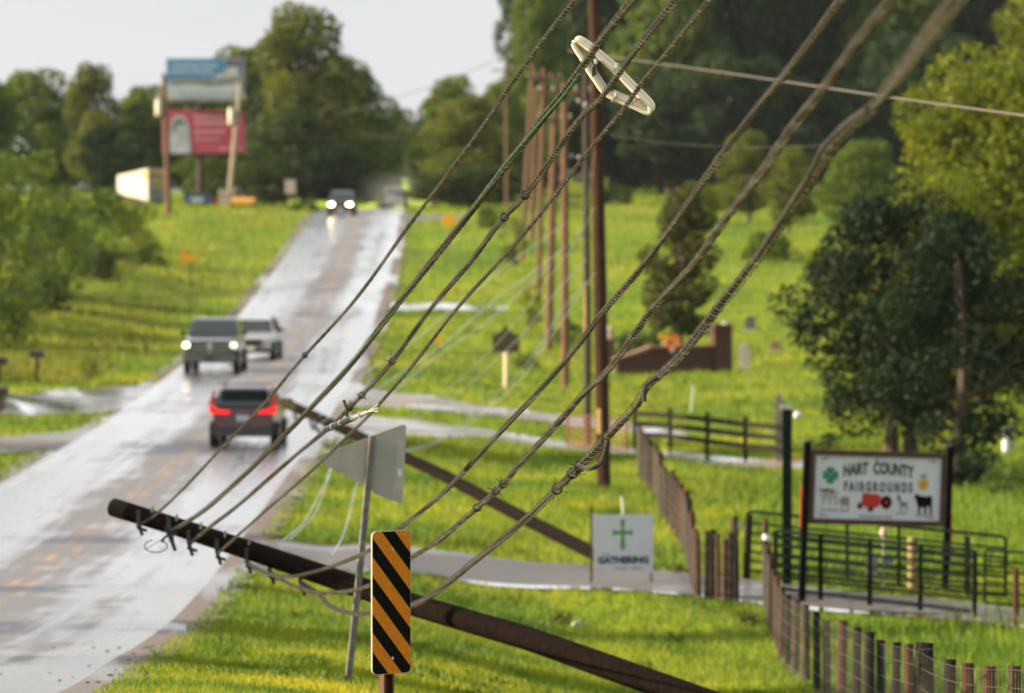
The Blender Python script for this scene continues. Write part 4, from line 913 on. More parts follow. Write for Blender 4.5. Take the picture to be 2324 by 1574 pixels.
# tractor
def shp(mb, pts, y0=yf-.003): mb.plate([U(*p) for p in pts], y0, yf)
q = MB(); shp(q, [(.385,.58),(.405,.58),(.51,.60),(.53,.63),(.53,.74),(.50,.80),(.46,.82),(.40,.80),(.375,.73)]); q.build('tractor_body', mat('tractor red', (.50, .012, .01), .5), fs)
cx, cz_ = U(.572, .72); MB().plate(poly_disc(cx, cz_, .098, .115, 22), yf-.005, yf-.001).build('tractor_wheel', M_blackp, fs)
cx2, cz2 = U(.365, .785); MB().plate(poly_disc(cx2, cz2, .048, .052, 16), yf-.005, yf-.001).build('tractor_wheel', M_blackp, fs)
q = MB(); shp(q, [(.43,.80),(.47,.80),(.47,.87),(.43,.87)], yf-.005); q.build('tractor_underside', M_blackp, fs)
q = MB(); q.plate(poly_disc(cx, cz_, .030, .036, 14), yf-.007, yf-.0052); q.plate(poly_disc(cx2, cz2, .014, .016, 10), yf-.007, yf-.0052); q.build('tractor_hubs', MATS['tractor red'], fs)
# animals
def animal(u0, v0, su, sv, name, m, kind='cattle'):
    pts = {'cattle': [(0,.12),(.08,.02),(.16,.0),(.22,.10),(.6,.14),(.95,.10),(1.0,.22),(1.0,.98),(.90,.98),(.86,.58),(.70,.62),(.66,.98),(.58,.98),(.55,.66),(.34,.64),(.32,.98),(.22,.98),(.2,.6),(.12,.48),(.1,.3),(.0,.26)],
           'pig': [(0,.45),(.1,.3),(.3,.2),(.7,.18),(.92,.28),(1.0,.5),(.95,.7),(.88,1),(.78,1),(.74,.75),(.4,.75),(.36,1),(.26,1),(.22,.72),(.08,.6)],
           'goat': [(.0,.2),(.1,.02),(.2,.1),(.28,.0),(.32,.2),(.45,.4),(.95,.42),(1.,.55),(.98,1),(.9,1),(.86,.7),(.5,.72),(.46,1),(.36,1),(.32,.65),(.2,.4),(.05,.32)]}[kind]
    q = MB(); shp(q, [(u0+p[0]*su, v0+p[1]*sv) for p in pts]); return q.build(name, m, fs)
c1 = animal(.035, .50, .15, .30, 'dairy_cow', mat('cow hide', (.30, .30, .31), .5, col2=(.42, .42, .42)))
q = MB()
for (a_, b_, r1, r2) in ((.075,.56,.02,.035),(.105,.55,.03,.035),(.14,.57,.02,.05)): x_, z_ = U(a_, b_); q.plate(poly_disc(x_, z_, r1, r2, 10), yf-.005, yf-.0032)
q.build('cow_patches', M_blackp, fs)
animal(.20, .60, .085, .24, 'pig', mat('pig hide', (.27, .20, .18), .5), 'pig'); animal(.655, .60, .085, .26, 'goat', mat('goat coat', (.22, .19, .18), .5), 'goat')
q = MB(); x_, z_ = U(.67, .63); q.plate(poly_disc(x_, z_, .022, .05, 10), yf-.005, yf-.0032); q.build('goat_head', M_ink, fs)
animal(.795, .565, .14, .34, 'black_steer', M_blackp)
q = MB()
for (a_, b_, w_) in ((.05,.845,.145),(.205,.855,.085),(.655,.875,.09),(.81,.90,.13),(.36,.935,.27)):
    for k in range(int(w_/.012)):
        u = a_+k*.012; shp(q, [(u, b_), (u+.008, b_), (u+.008, b_+.028), (u, b_+.028)])
tag(q.build('small_print', mat('faded ink', (.2, .2, .2), .5), fs), kind='stuff')
q = MB()
for (u, v, du, dv_) in ((.06,.04,.07,.05),(.95,.04,-.07,.05),(.05,.96,.07,-.05),(.95,.96,-.07,-.05)): shp(q, [(u, v), (u+du, v), (u, v+dv_)])
shp(q, [(.475,.03),(.495,.03),(.50,.10),(.48,.12)]); q.build('corner_ornaments', mat('faded red ink', (.42, .22, .2), .5), fs)

# gathering sign
dg_ = 101.3; a = P(1343, 1168, dg_); b = P(1484, 1170, dg_); c = P(1347, 1288, dg_); w = b.x-a.x; h = a.z-P(1400, 1303, dg_).z
gsz = hz((a.x+b.x)/2, dg_); gs = empty('cross_banner_sign', ((a.x+b.x)/2, dg_, gsz), 'small white banner sign with a green cross standing by the driveway', 'sign', R(10))
zt = a.z-gsz; zb = zt-h
q = MB().plate([(-w/2, zt), (w/2, zt-.01), (w/2+.0, zb-.0), (-w/2+.03, zb+.07)], -.004, .004).build('banner', mat('white banner vinyl', (.66, .68, .72), .5, 0, .03, 3), gs)
MB().bar((-w/2-.015, .02, -.2), (-w/2-.01, .02, zt+.12), .035, .035).build('stake', M_poled, gs); MB().bar((w/2-.03, .03, -.2), (w/2-.03, .03, zt-.02), .03, .03).build('stake', M_poled, gs)
q = MB(); X0, Z0 = .0, zt-.31*h
def cr_(pts): q.plate([(x*w+X0, Z0+z*h) for (x, z) in pts], -.009, -.0045)
cr_([(-.042,.20),(0,.235),(.042,.20),(.024,.09),(.022,.04),(.10,.024),(.145,.055),(.175,0),(.145,-.055),(.10,-.024),(.024,-.04),(.045,-.26),(.0,-.31),(-.045,-.26),(-.024,-.04),(-.10,-.024),(-.145,-.055),(-.175,0),(-.145,.055),(-.10,.024),(-.022,.04),(-.024,.09)])
q.build('cross', mat('cross green', (.09, .33, .09), .5), gs)
q = MB(); lettering(q, 'GATHERING', .165, 0.01, zb+.22*h+.0, -.009, .010, 1.0); q.build('lettering', mat('navy ink', (.03, .05, .08), .5), gs, fix=False)
q = MB(); lettering(q, 'THE', .075, -.27*w, zb+.315*h, -.009, .0); q.build('small_lettering', mat('blue grey ink', (.2, .24, .3), .5), gs, fix=False)
q = MB()
for k in range(22):
    if k not in (10, 11): q.box((-.0*w+(k-6)*.024, -.0065, zb+.085*h), (.014, .003, .032))
tag(q.build('small_print', MATS['faded ink'], gs), kind='stuff')

# historical marker
bpos = ground(1148, 884); s = S(bpos.y); hm = empty('historical_marker', bpos, 'dark brown historical marker board with a peaked top on a cream post', 'marker')
Hh = (884-742)/s; q = MB(); bw = 62/s; bz = Hh-(800-742)/s; 
o = [(-.5,0),(.5,0),(.5,.70),(.30,.72),(.22,.80),(.10,.84),(.06,1.0),(-.06,1.0),(-.10,.84),(-.22,.80),(-.30,.72),(-.5,.70)]
q.plate([(x*bw, bz+z*(Hh-bz)) for (x, z) in o], -.03, .03); q.build('board', mat('brown marker casting', (.045, .032, .012), .5, 0, .15, 5), hm, bevel=.008)
MB().lathe([(.075, -.1), (.075, bz*.96), (.06, bz)], 10).build('post', mat('cream painted post', (.68, .58, .40), .5, 0, .05, 5), hm, smooth=True)
# yellow signs
def post_sign(name, px, py_top, py_bot, base_py, wpx, shape, m, label, postm, d=None, back=False, cat='road sign'):
    b = ground(px, base_py) if d is None else Vector(((px-VW/2)/S(d), d, hz((px-VW/2)/S(d), d)))
    s = S(b.y); root = empty(name, b, label, cat); top = P(px, py_top, b.y).z-b.z; bot = P(px, py_bot, b.y).z-b.z; w = wpx/s; h = top-bot
    sh = {'diamond': [(0,.5),(.5,0),(0,-.5),(-.5,0)], 'tri_r': [(-.5,.5),(-.5,-.5),(.5,0)], 'rect': [(-.5,.5),(.5,.5),(.5,-.5),(-.5,-.5)]}[shape]
    MB().plate([(x*w, (top+bot)/2+z*h) for (x, z) in sh], -.05, -.04).build('panel', m, root)
    MB().bar((0, 0, -.3), (0, 0, top-.1*h), .07, .05).build('post', postm, root)
    return root
M_ysign = mat('yellow orange sign face', (.72, .36, .008), .45, 0, .08, 6)
post_sign('pennant_sign', 434, 564, 607, 712, 50, 'tri_r', M_ysign, 'yellow triangular pennant sign on the left bank', mat('green steel post', (.03, .07, .04), .5))
post_sign('warning_sign', 1018, 482, 520, 545, 38, 'diamond', M_ysign, 'yellow diamond warning sign right of the crest', M_galv)
post_sign('delineator_sign', 996, 760, 785, 822, 10, 'rect', M_ysign, 'small narrow yellow delineator on the right verge', MATS['green steel post'])
post_sign('square_sign', 659, 408, 440, 478, 24, 'rect', mat('faded pinkish sign', (.42, .35, .32), .5), 'small pale square sign at the crest by the left verge', M_galv, d=445)

# billboard
db = 468; s = S(db); bx = (455-VW/2)/s; bb = empty('billboard', (bx, db, hz(bx, db)), 'double stacked roadside billboard, blue grey poster over a red one', 'billboard')
gz = hz(bx, db); Zp = lambda y: P(455, y, db).z-gz; Xp = lambda x: (x-455)/s
def panel(x0, x1, y0, y1, m, nm, rot=0):
    o = MB().box(((Xp(x0)+Xp(x1))/2, 0, (Zp(y0)+Zp(y1))/2), (Xp(x1)-Xp(x0), .35, Zp(y0)-Zp(y1))).build(nm, m, bb, bevel=.03); return o
def flat(pts, m, nm, par, y=-.20, y1=-.18): 
    q = MB(); q.plate([(Xp(x), Zp(z)) for (x, z) in pts], y, y1); return q.build(nm, m, par)
pu = panel(378, 556, 133, 226, mat('grey poster', (.38, .41, .46), .6, 0, .12, .6), 'upper_panel')
flat([(380,135),(513,135),(513,150),(505,166),(488,168),(480,180),(430,177),(395,188),(380,190)], mat('poster blue', (.05, .20, .42), .6, 0, .12, .8), 'blue_area', pu, -.21)
flat([(515,135),(555,135),(555,150),(515,152)], mat('poster purple', (.10, .08, .16), .6), 'dark_corner', pu, -.21)
flat([(385,182),(425,177),(480,180),(552,172),(552,186),(480,196),(430,190),(390,194)], mat('poster brown grey', (.17, .17, .18), .6, 0, .3, .6), 'photo_strip', pu, -.22)
flat([(540,150),(554,150),(554,205),(545,200)], mat('poster slate', (.11, .14, .22), .6), 'side_area', pu, -.215)
q = MB()
for (yy, xa, xb, hh) in ((147,392,495,6),(160,388,480,6),(203,392,540,7),(214,400,530,5)):
    x = xa
    while x < xb: wd = random.uniform(4, 9); q.plate([(Xp(x), Zp(yy)), (Xp(x+wd), Zp(yy)), (Xp(x+wd), Zp(yy+hh)), (Xp(x), Zp(yy+hh))], -.245, -.225); x += wd+2.2
tag(q.build('faded_print', mat('poster pale ink', (.42, .50, .58), .6), pu), kind='stuff')
pl_ = panel(368, 556, 250, 349, mat('crimson poster', (.36, .045, .09), .6, 0, .08, .6), 'lower_panel')
flat([(386,349),(386,300),(389,276),(398,264),(412,262),(424,270),(430,290),(432,320),(434,349)], mat('poster grey portrait ground', (.34, .37, .42), .6, 0, .3, .9), 'portrait_area', pl_, -.21)
flat([(392,300),(396,276),(406,268),(418,274),(422,292),(416,286),(408,282),(400,292)], mat('poster dark grey', (.10, .11, .13), .6), 'portrait_hair', pl_, -.22)
q = MB()
for (yy, xa, xb, hh) in ((262,442,510,9),(276,442,520,9),(296,442,505,8),(314,445,500,5),(336,500,545,6)):
    x = xa
    while x < xb: wd = random.uniform(5, 10); q.plate([(Xp(x), Zp(yy)), (Xp(x+wd), Zp(yy)), (Xp(x+wd), Zp(yy+hh)), (Xp(x), Zp(yy+hh))], -.23, -.21); x += wd+2.0
tag(q.build('faded_print', mat('poster pink ink', (.52, .24, .30), .6), pl_), kind='stuff')
MB().tube([(0, .25, -.3), (0, .25, Zp(235))], .33, 14).build('column', M_poled, bb, smooth=True)
MB().box((0, .3, Zp(238)), (Xp(540)-Xp(390), .25, .3)).build('beam', M_poled, bb); MB().box((0, .3, Zp(352)), (Xp(540)-Xp(390), .25, .25)).build('beam', M_poled, bb)
MB().box((0, -.5, Zp(230)), (Xp(556)-Xp(378), .5, .06)).build('catwalk', M_galv, bb)

# trailer and roadside clutter at the crest
s = S(462); x0 = (362-VW/2)/s; dT = 462; rt = empty('box_trailer', (x0, dT, hz(x0, dT)), 'white box trailer with a yellow barred rear end, beside the left transformer pole', 'trailer', R(33))
q = MB(); H_ = (452-368)/s; Lt_ = 5.2; wt = 2.1
M_trw = mat('trailer white side', (.55, .51, .47), .4, 0, .05, 2)
MB().side([(0, .5), (Lt_, 1.1), (Lt_, H_-.4), (0, H_+.15)], -wt/2, wt/2).build('box', [M_trw], rt, bevel=.04)
MB().plate([(-wt/2+.02, .55), (wt/2-.02, .55), (wt/2-.02, H_+.1), (-wt/2+.02, H_+.1)], -.03, .0).build('rear_door', mat('trailer grey door with painted shade', (.16, .17, .18), .5, 0, .2, 2), rt)  # shade on the rear face is put into this dark grey
q = MB()
for (z, hh) in ((H_-.15, .28), (H_-.85, .22), (H_-1.35, .16)): q.box((.05, -.045, z), (wt-.45, .02, hh))
q.box((wt/2-.3, -.045, 1.0), (.32, .02, 1.0)); q.build('yellow_bar', mat('yellow vinyl', (.62, .38, .03), .5), rt)
MB().box((-wt/2-.012, .35, H_-.4), (.02, .5, .7)).build('side_patch', MATS['yellow vinyl'], rt)
for yy in (1.6, 2.5):
    for sx in (-1, 1): MB().lathe([(.2, -.12), (.38, -.12), (.4, 0), (.38, .12), (.2, .12)], 14, c=(sx*(wt/2-.12), yy, .38), axis='X').build('wheel', M_tyre, rt, smooth=True)
MB().bar((0, 0, .42), (0, -1.1, .42), .1, .1).build('drawbar', M_black, rt)
def crest_obj(px, name, label, cat, d, build):
    x = (px-VW/2)/S(d); r_ = empty(name, (x, d, hz(x, d)), label, cat); build(r_); return r_
s46 = S(458)
def bbin(r_): 
    MB().side([(-.8, .15), (.8, .15), (.95, .95), (-.95, .95)], -32/s46, 28/s46).build('body', mat('blue bin paint', (.03, .10, .28), .5, 0, .15, 2), r_, bevel=.03)
    MB().plate([(-.6, .4), (.4, .4), (.4, .75), (-.6, .75)], -.96, -.93).build('label_panel', mat('pale blue print', (.35, .45, .55), .5), r_)
    MB().side([(-.98, .95), (.98, .95), (.9, 1.05), (-.9, 1.05)], -33/s46, 29/s46).build('lid', M_black, r_)
crest_obj(452, 'storage_bin', 'blue bin with pale print under the billboard', 'bin', 458, bbin)
def rbin(r_):
    MB().side([(-.6, .1), (.6, .1), (.7, .7), (-.7, .7)], -16/s46, 16/s46).build('body', mat('red bin paint', (.40, .06, .03), .5, 0, .15, 2), r_, bevel=.03); MB().box((0, 0, .74), (34/s46, 1.45, .06)).build('lid', M_black, r_)
crest_obj(488, 'storage_bin', 'small red bin right of the blue one', 'bin', 458, rbin)
M_pbo = mat('weathered white board', (.55, .46, .38), .6)
def wsign(r_):
    for k in (-1, 0, 1): MB().box((k*.30, 0, .75), (.16, .05, 1.5)).build('slat', M_pbo, r_)
    MB().box((0, .05, 1.2), (.8, .05, .1)).build('rail', M_pbo, r_)
crest_obj(508, 'picket_panel', 'pale upright boards at the foot of the leaning pole', 'picket panel', 455, wsign)
def mower(r_):
    MB().side([(-.9, .25), (.9, .25), (.9, .6), (.4, .85), (-.5, .8), (-.9, .55)], -26/s46, 26/s46).build('body', mat('orange yellow paint', (.62, .30, .05), .45, 0, .1, 2), r_, bevel=.06, seg=3)
    MB().box((-.7, .2, 1.15), (.12, .5, 1.0)).build('handle', M_pbo, r_); MB().box((-.2, .3, 1.3), (.08, .5, 1.1), rot=Matrix.Rotation(-.5, 3, 'Y')).build('boom', M_galv, r_)
    for sx in (-1, 1):
        for yy in (-.6, .6): MB().lathe([(.1, -.1), (.3, -.1), (.3, .1), (.1, .1)], 12, c=(sx*.8, yy, .3), axis='X').build('wheel', M_tyre, r_, smooth=True)
crest_obj(552, 'utility_cart', 'orange yellow machine with a slanted boom right of the leaning pole', 'machine', 452, mower)
def stub(r_): MB().box((0, 0, .4), (.35, .3, .9), taper=.8).build('block', M_pbo, r_, bevel=.03)
crest_obj(424, 'concrete_stub', 'small pale block left of the blue bin', 'block', 458, stub)

# mailboxes, leaning stake
def mailbox(px, py, topy, label, w=.28, half=False):
    b = ground(px, py); s = S(b.y); H_ = (py-topy)/s; r_ = empty('mailbox', b, label, 'mailbox'); bxw = 36/s
    prof = [(-.09, 0), (.09, 0), (.09, .12)]+[(.09*math.cos(a), .12+.09*math.sin(a)) for a in np.linspace(.2, math.pi-.2, 7)]+[(-.09, .12)]
    q = MB(); q.side([(y*1.1, H_-.24+z*1.15) for (y, z) in prof], -bxw/2, bxw/2); bo = q.build('box', M_black, r_, smooth=True)
    MB().box((bxw/2-.06, -.11, H_-.06), (.02, .01, .16)).build('flag', mat('red flag', (.4, .03, .02), .5), bo)
    MB().box((0, 0, (H_-.25)/2-.15), (.11, .11, H_-.25+.3)).build('post', M_post, r_)
mailbox(84, 868, 797, 'black mailbox on a wooden post left of the lane')
mailbox(-2, 872, 812, 'black mailbox half cut by the left edge above the lane')
mailbox(2, 935, 880, 'low black mailbox at the left edge beside the puddle')
b = ground(338, 806); r_ = tag(MB().tube([(0, 0, -.1), (-.15, 0, .4), (-.32, 0, .8)], [.05, .045, .03], 7).build('leaning_stake', M_post, None, loc=b, smooth=True), 'thin weathered stake leaning left on the bank', 'stake')

# ------------------------------------------------------------------ cemetery entrance wall and graves
bw_ = ground(1530, 846); s = S(bw_.y); r_ = empty('brick_wall', bw_, 'low dark red brick entrance wall with a taller pillar at its right end', 'wall', R(14))
Xw = lambda x: (x-1530)/s; Zw = lambda y: (846-y)/s
M_cap = mat('brick coping with painted sunlight', (.30, .16, .11), .8, 0, .2, 8)  # lighter than the wall: sun on the slanted top is put into the colour
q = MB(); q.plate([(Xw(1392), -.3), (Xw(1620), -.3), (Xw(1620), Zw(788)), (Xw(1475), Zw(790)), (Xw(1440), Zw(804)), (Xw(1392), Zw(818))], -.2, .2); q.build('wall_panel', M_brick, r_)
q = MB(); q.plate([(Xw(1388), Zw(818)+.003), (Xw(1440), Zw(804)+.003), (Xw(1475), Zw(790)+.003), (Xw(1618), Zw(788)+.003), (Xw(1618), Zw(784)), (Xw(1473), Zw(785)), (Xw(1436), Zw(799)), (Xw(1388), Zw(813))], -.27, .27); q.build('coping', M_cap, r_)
p_ = MB().box((Xw(1641), 0, Zw(800)), (Xw(1662)-Xw(1620), .62, Zw(757)+.6)).build('pillar', M_brick, r_)
MB().box((Xw(1641), 0, Zw(757)-.08+.17), (.8, .76, .08)).build('pillar_cap', M_brick, p_)
MB().lathe([(.08, 0), (.12, .05), (.14, .14), (.08, .22), (.02, .26)], 10, c=(Xw(1648), 0, Zw(757)+.13)).build('finial', M_white, p_, smooth=True)
bp = ground(1384, 838); s2 = S(bp.y); r_ = empty('brick_pillar', bp, 'narrow sunlit brick pillar carrying a pale urn, left of the brick wall', 'pillar')
MB().box((0, 0, 34/s2-.1), (22/s2, .35, 68/s2+.2)).build('shaft', M_brick, r_)
MB().lathe([(.07, 0), (.1, .04), (.05, .1), (.12, .24), (.14, .34), (.08, .42), (.05, .5)], 10, c=(0, 0, 68/s2)).build('urn', mat('pale stone', (.45, .40, .34), .8, 0, .15, 8), r_, smooth=True)
def flowers(px, py, d, m1, label, w=.45):
    b = P(px, py, d); r_ = empty('flower_bunch', (b.x, b.y, b.z-w*.35), label, 'flowers')
    me = leaf_mesh('petals', leaves_np([(0, 0, w*.35, w*.5, w*.4, w*.45)], 1700, .07, int(px)), m1); o = bpy.data.objects.new('petal_cluster', me); COL.objects.link(o); o.parent = r_
    MB().tube([(0, 0, -.12), (.02, 0, w*.3)], [.03, .015], 6).lathe([(.06, -.16), (.09, -.04), (.09, -.02)], 10).build('vase', M_galv, r_, smooth=True)
dfl = bw_.y-.0
flowers(1507, 766, dfl, leafmat('yellow petals', (.7, .45, .02), (.8, .6, .06), .4, 3), 'round bunch of yellow flowers on the brick wall')
flowers(1527, 777, dfl-.45, leafmat('orange petals', (.75, .14, .01), (.85, .25, .02), .4, 3), 'round bunch of orange flowers in front of the yellow one on the wall', w=.62)
M_stone = mat('grave stone', (.42, .40, .38), .8, 0, .2, 5); M_stoned = mat('dark grave stone', (.10, .10, .10), .5, 0, .2, 5)
def grave(px, py, w, h, m, label, flower=None):
    b = ground(px, py); s = S(b.y); w /= s; h /= s; r_ = empty('gravestone', b, label, 'gravestone')
    MB().plate([(-w/2, .08), (w/2, .08)]+[(w/2*math.cos(a), h*.72+h*.28*math.sin(a)) for a in np.linspace(0, math.pi, 9)], -.09, .09).build('stone', m, r_, bevel=.015)
    MB().box((0, 0, .02), (w*1.3, .35, .14)).build('plinth', M_stone, r_)
    if flower:
        me = leaf_mesh('flowers', leaves_np([(-.0, -.2, .14, w*.6, .1, .15)], 1700, .06, int(px)), flower); o = bpy.data.objects.new('flowers', me); COL.objects.link(o); o.parent = r_
M_fw = leafmat('pale petals', (.6, .42, .3), (.75, .6, .5), .3, 3)
grave(1690, 842, 24, 62, M_stone, 'pale gravestone with peach flowers right of the brick pillar', M_fw)
grave(1703, 752, 24, 34, M_stoned, 'small dark gravestone in the meadow right of the cedar')
grave(1697, 742, 12, 16, M_white, 'tiny white marker next to the small dark gravestone')
grave(1650, 750, 10, 22, M_stone, 'little grey stone seen just above the brick pillar')
grave(1760, 800, 20, 26, mat('reddish stone', (.25, .12, .08), .8), 'reddish low gravestone beside the shade tree')
for (px, py, h_, w_, lb, m) in ((2283, 1030, 60, 17, 'stout white post at the right edge behind the sign', M_white), (1916, 1240, 0, 0, None, None)):
    if lb:
        b = ground(px, py); s = S(b.y); r_ = empty('white_post', b, lb, 'post'); MB().lathe([(w_/s/2, -.2), (w_/s/2, h_/s*.9), (w_/s*.35, h_/s)], 12).build('post', m, r_, smooth=True)
        MB().box((.14, .05, .3), (.14, .14, .9)).build('side_post', M_galv, r_)
b = ground(1150, 930)

# ------------------------------------------------------------------ fences and gates
def post_fence(label, line, hts, mats_, rad, wires, name='post_and_wire_fence', z_add=0.0):
    base = Vector((line[0][0], line[0][1], hz(*line[0]))); root = empty(name, base, label, 'fence'); tops = []
    rr = random.Random(len(line))
    for i, (x, y) in enumerate(line):
        z = hz(x, y); h = hts[i] if hasattr(hts, '__len__') else hts*rr.uniform(.93, 1.08); r = (rad[i] if hasattr(rad, '__len__') else rad)*rr.uniform(.85, 1.15)
        c = Vector((x, y, z))-base; lx, ly = rr.uniform(-.03, .03), rr.uniform(-.03, .03)
        m = mats_[i] if isinstance(mats_, list) and len(mats_) == len(line) else rr.choice(mats_)
        MB().tube([c+Vector((0, 0, -.3)), c+Vector((lx*.5, ly*.5, h*.5)), c+Vector((lx, ly, h))], [r*1.05, r, r*.93], 9).build('post', m, root, smooth=True)
        tops.append((c, h))
    for k, f in enumerate(wires):
        pts = []
        for (c, h) in tops: pts.append(c+Vector((-.06, 0, min(h, 1.15)*f)))
        MB().tube(smooth_path(pts, 2), .0035, 4, caps=False).build('wire_strand', M_wire, root)
    # woven stays between the strands
    q = MB()
    for i in range(len(tops)-1):
        (a, ha), (b_, hb) = tops[i], tops[i+1]; n = max(1, int((b_-a).length/.3))
        for k in range(n):
            t = (k+.5)/n; p = a.lerp(b_, t)+Vector((-.06, 0, 0)); q.tube([p+Vector((0, 0, .08)), p+Vector((0, 0, 1.0*min(ha, 1.1)))], .0022, 3, caps=False)
    tag(q.build('woven_stays', M_wire, root), kind='stuff'); return root
l1 = [(3.28+.05*math.sin(y*.3), y) for y in np.arange(145.5, 98.4, -1.0)]+[(3.36+k*.1, 98.3-k*.1) for k in range(6)]
post_fence('brown post and wire fence running from the board fence towards the green gates', l1, 1.12, [M_post, M_post, M_postd, M_postd, M_postr], .055, (.15, .35, .55, .75, .95))
Y2 = [97.5,96.8,96.1,95.4,94.7,94,93.2,92.4,91.4,90.2,88.6,86.6,84.2,81.2,78.2,75.7,72.5,69.4,66.9,64.5,62.3,59.8,58.4,57.5,54.7,52,49.8,47.5,45]
X2 = [4.36,4.33,4.31,4.3,4.28,4.26,4.25,4.24,4.23,4.22,4.2,4.2,4.2,4.2,4.2,4.2,4.2,4.2,4.2,4.2,4.2,4.2,4.22,4.2,4.2,4.2,4.2,4.2,4.2]
mt = [M_post, M_postd, M_post, M_postr, M_postd, M_post, M_post, M_postd, M_post, M_postr, M_post, M_postd, M_post, M_post, M_postd]+[M_post, M_postr, M_postd, M_postd, M_postd, M_postd, M_postr, M_postd, M_postd, M_postd, M_postr, M_postr, M_post, M_post]
rad = [.055]*15+[.055, .066, .058, .058, .058, .058, .062, .09, .078, .06, .06, .062, .064, .06]
ht = [1.45]+[1.15]*28
for i, v in zip(range(15, 29), (1.1,1.15,1.12,1.14,1.12,1.14,1.16,1.2,1.16,1.14,1.16,1.14,1.15,1.15)): ht[i] = v
f2 = post_fence('near post and wire fence curving down to the lower right corner', list(zip(X2, Y2)), ht, mt, rad, (.12, .3, .48, .66, .84, .97))
q = MB(); c = Vector((4.36, 97.5, hz(4.36, 97.5)))-Vector(f2.location)
q.lathe([(.062, 0), (.062, .1)], 10, c=c+Vector((0, 0, 1.1))).build('white_band', M_white, f2, smooth=True)
q = MB()
for k in range(5): c = Vector((4.22, 58.4, hz(4.22, 58.4)))-Vector(f2.location); q.box(c+Vector((-.0, -.088, .95-.09*k)), (.03, .006, .045))
q.build('yellow_mark', mat('yellow mark', (.6, .45, .05), .5), f2)
def gate(label, a, b, za, zb, rails, ups, r, m, name='pipe_gate', legs=False, cat='gate'):
    """a, b world points on the ground; za, zb heights of the top rail above them"""
    root = empty(name, a, label, cat); v = b-a; n = v.length
    def pt(t, f): g = a.lerp(b, t); return (g-a)+Vector((0, 0, .12+(za*(1-t)+zb*t-.12)*f))
    c = .035; q = MB(); q.tube(smooth_path([pt(0, 0), pt(0, .9), pt(.0015, .96), pt(c*.6, 1), pt(c*2, 1)], 4)+smooth_path([pt(.5, 1), pt(1-c*2, 1), pt(1-c*.6, 1), pt(.9985, .96), pt(1, .9), pt(1, 0)], 4)+[pt(0, 0)], r*1.25, 8); q.build('frame', m, root, smooth=True)
    for f in rails: MB().tube([pt(0, f), pt(.5, f), pt(1, f)], r, 6).build('rail', m, root, smooth=True)
    for t in ups: MB().tube([(a.lerp(b, t)-a)+Vector((0, 0, -.2 if legs else .12)), pt(t, 1.0)+Vector((0, -.02, 0))], r*(1.7 if legs else 1.3), 8).build('upright', m, root, smooth=True)
    return root
ga, gb = ground(1697, 1312), ground(2282, 1372)
gate('rear green pipe gate passing behind the fairgrounds sign', ga, gb, 1.18, 1.12, (.16, .32, .48, .64, .8), (.4, .6), .023, M_gate)
ga, gb = ground(1760, 1352), ground(2214, 1408)
gate('front green pipe panel with five thick uprights standing on the driveway', ga, gb, 1.12, 1.12, (.2, .38, .56, .74, .88), (.0, .235, .485, .735, .995), .024, M_gate, 'livestock_fence', True, 'fence')
ga, gb = ground(2235, 1385), ground(2560, 1410)
gate('green pipe panel leaving the photo at the right edge', ga, gb, 1.0, 1.0, (.2, .4, .6, .8), (.5,), .016, M_gate, 'livestock_fence', True, 'fence')
def free_post(px, pt_, pb, wpx, m, label, cap=None, sq=False, name='post', lean=0):
    b = ground(px, pb); s = S(b.y); h = (pb-pt_)/s; r = wpx/s/2; root = empty(name, b, label, 'post')
    if sq: MB().box((0, 0, h/2-.1), (2*r, 2*r, h+.2)).build('shaft', m, root, bevel=.006)
    else: MB().tube([(0, 0, -.2), (lean/2, 0, h/2), (lean, 0, h)], [r*1.04, r, r*.96], 10).build('shaft', m, root, smooth=True)
    if cap: cap(root, h, r)
    return root
def capA(r_, h, r): 
    MB().box((-.02, 0, h+.04), (.2, .2, .08)).build('top_cap', M_galv, r_); MB().blob((.17, -.05, h-.1), (.07, .07, .085), 3, .05).build('lamp_globe', M_white, r_, smooth=True); MB().bar((0, 0, h-.04), (.17, -.05, h-.04), .03, .03).build('lamp_arm', M_galv, r_)
free_post(1786, 930, 1330, 21, mat('dark green post', (.003, .010, .007), .8, 0, .3, 5, spec=.08), 'tall dark green post with a grey cap and white globe, left of the fairgrounds sign', capA, True, 'gate_post')
free_post(1667, 1172, 1317, 17, M_post, 'brown wooden gate post with a steel hinge at the end of the long fence', lambda r_, h, r: MB().box((.08, -.03, h-.18), (.22, .04, .07)).build('hinge', M_galv, r_))
free_post(1693, 1170, 1318, 17, M_postd, 'black gate post right beside the brown hinge post', lean=.06)
free_post(2195, 1218, 1352, 15, M_postd, 'short black post right of the fairgrounds sign')
free_post(2070, 1222, 1346, 22, mat('yellow tan post', (.26, .18, .08), .8, 0, scale=5, col2=(.36, .26, .13)), 'pale yellow tan post under the right half of the fairgrounds sign')
free_post(2306, 1290, 1432, 14, M_postr, 'red brown steel post near the right edge beside the driveway')
b = ground(2005, 1345); s = S(b.y); r_ = empty('water_hydrant', b, 'grey yard hydrant with a round top seen through the gates under the sign', 'hydrant')
MB().tube([(0, 0, -.1), (0, 0, .95)], .022, 8).build('riser', M_galv, r_, smooth=True); MB().lathe([(.02, 0), (.06, .03), (.07, .1), (.03, .16)], 10, c=(0, 0, .95)).build('head', M_pbo, r_, smooth=True)
MB().box((-.2, 0, .45), (.22, .18, .42), taper=.8).build('meter_box', mat('grey meter box', (.13, .13, .14), .6), r_, bevel=.02); MB().box((.08, 0, .55), (.16, .1, .1)).build('valve', mat('blue grey valve', (.10, .14, .24), .5), r_)
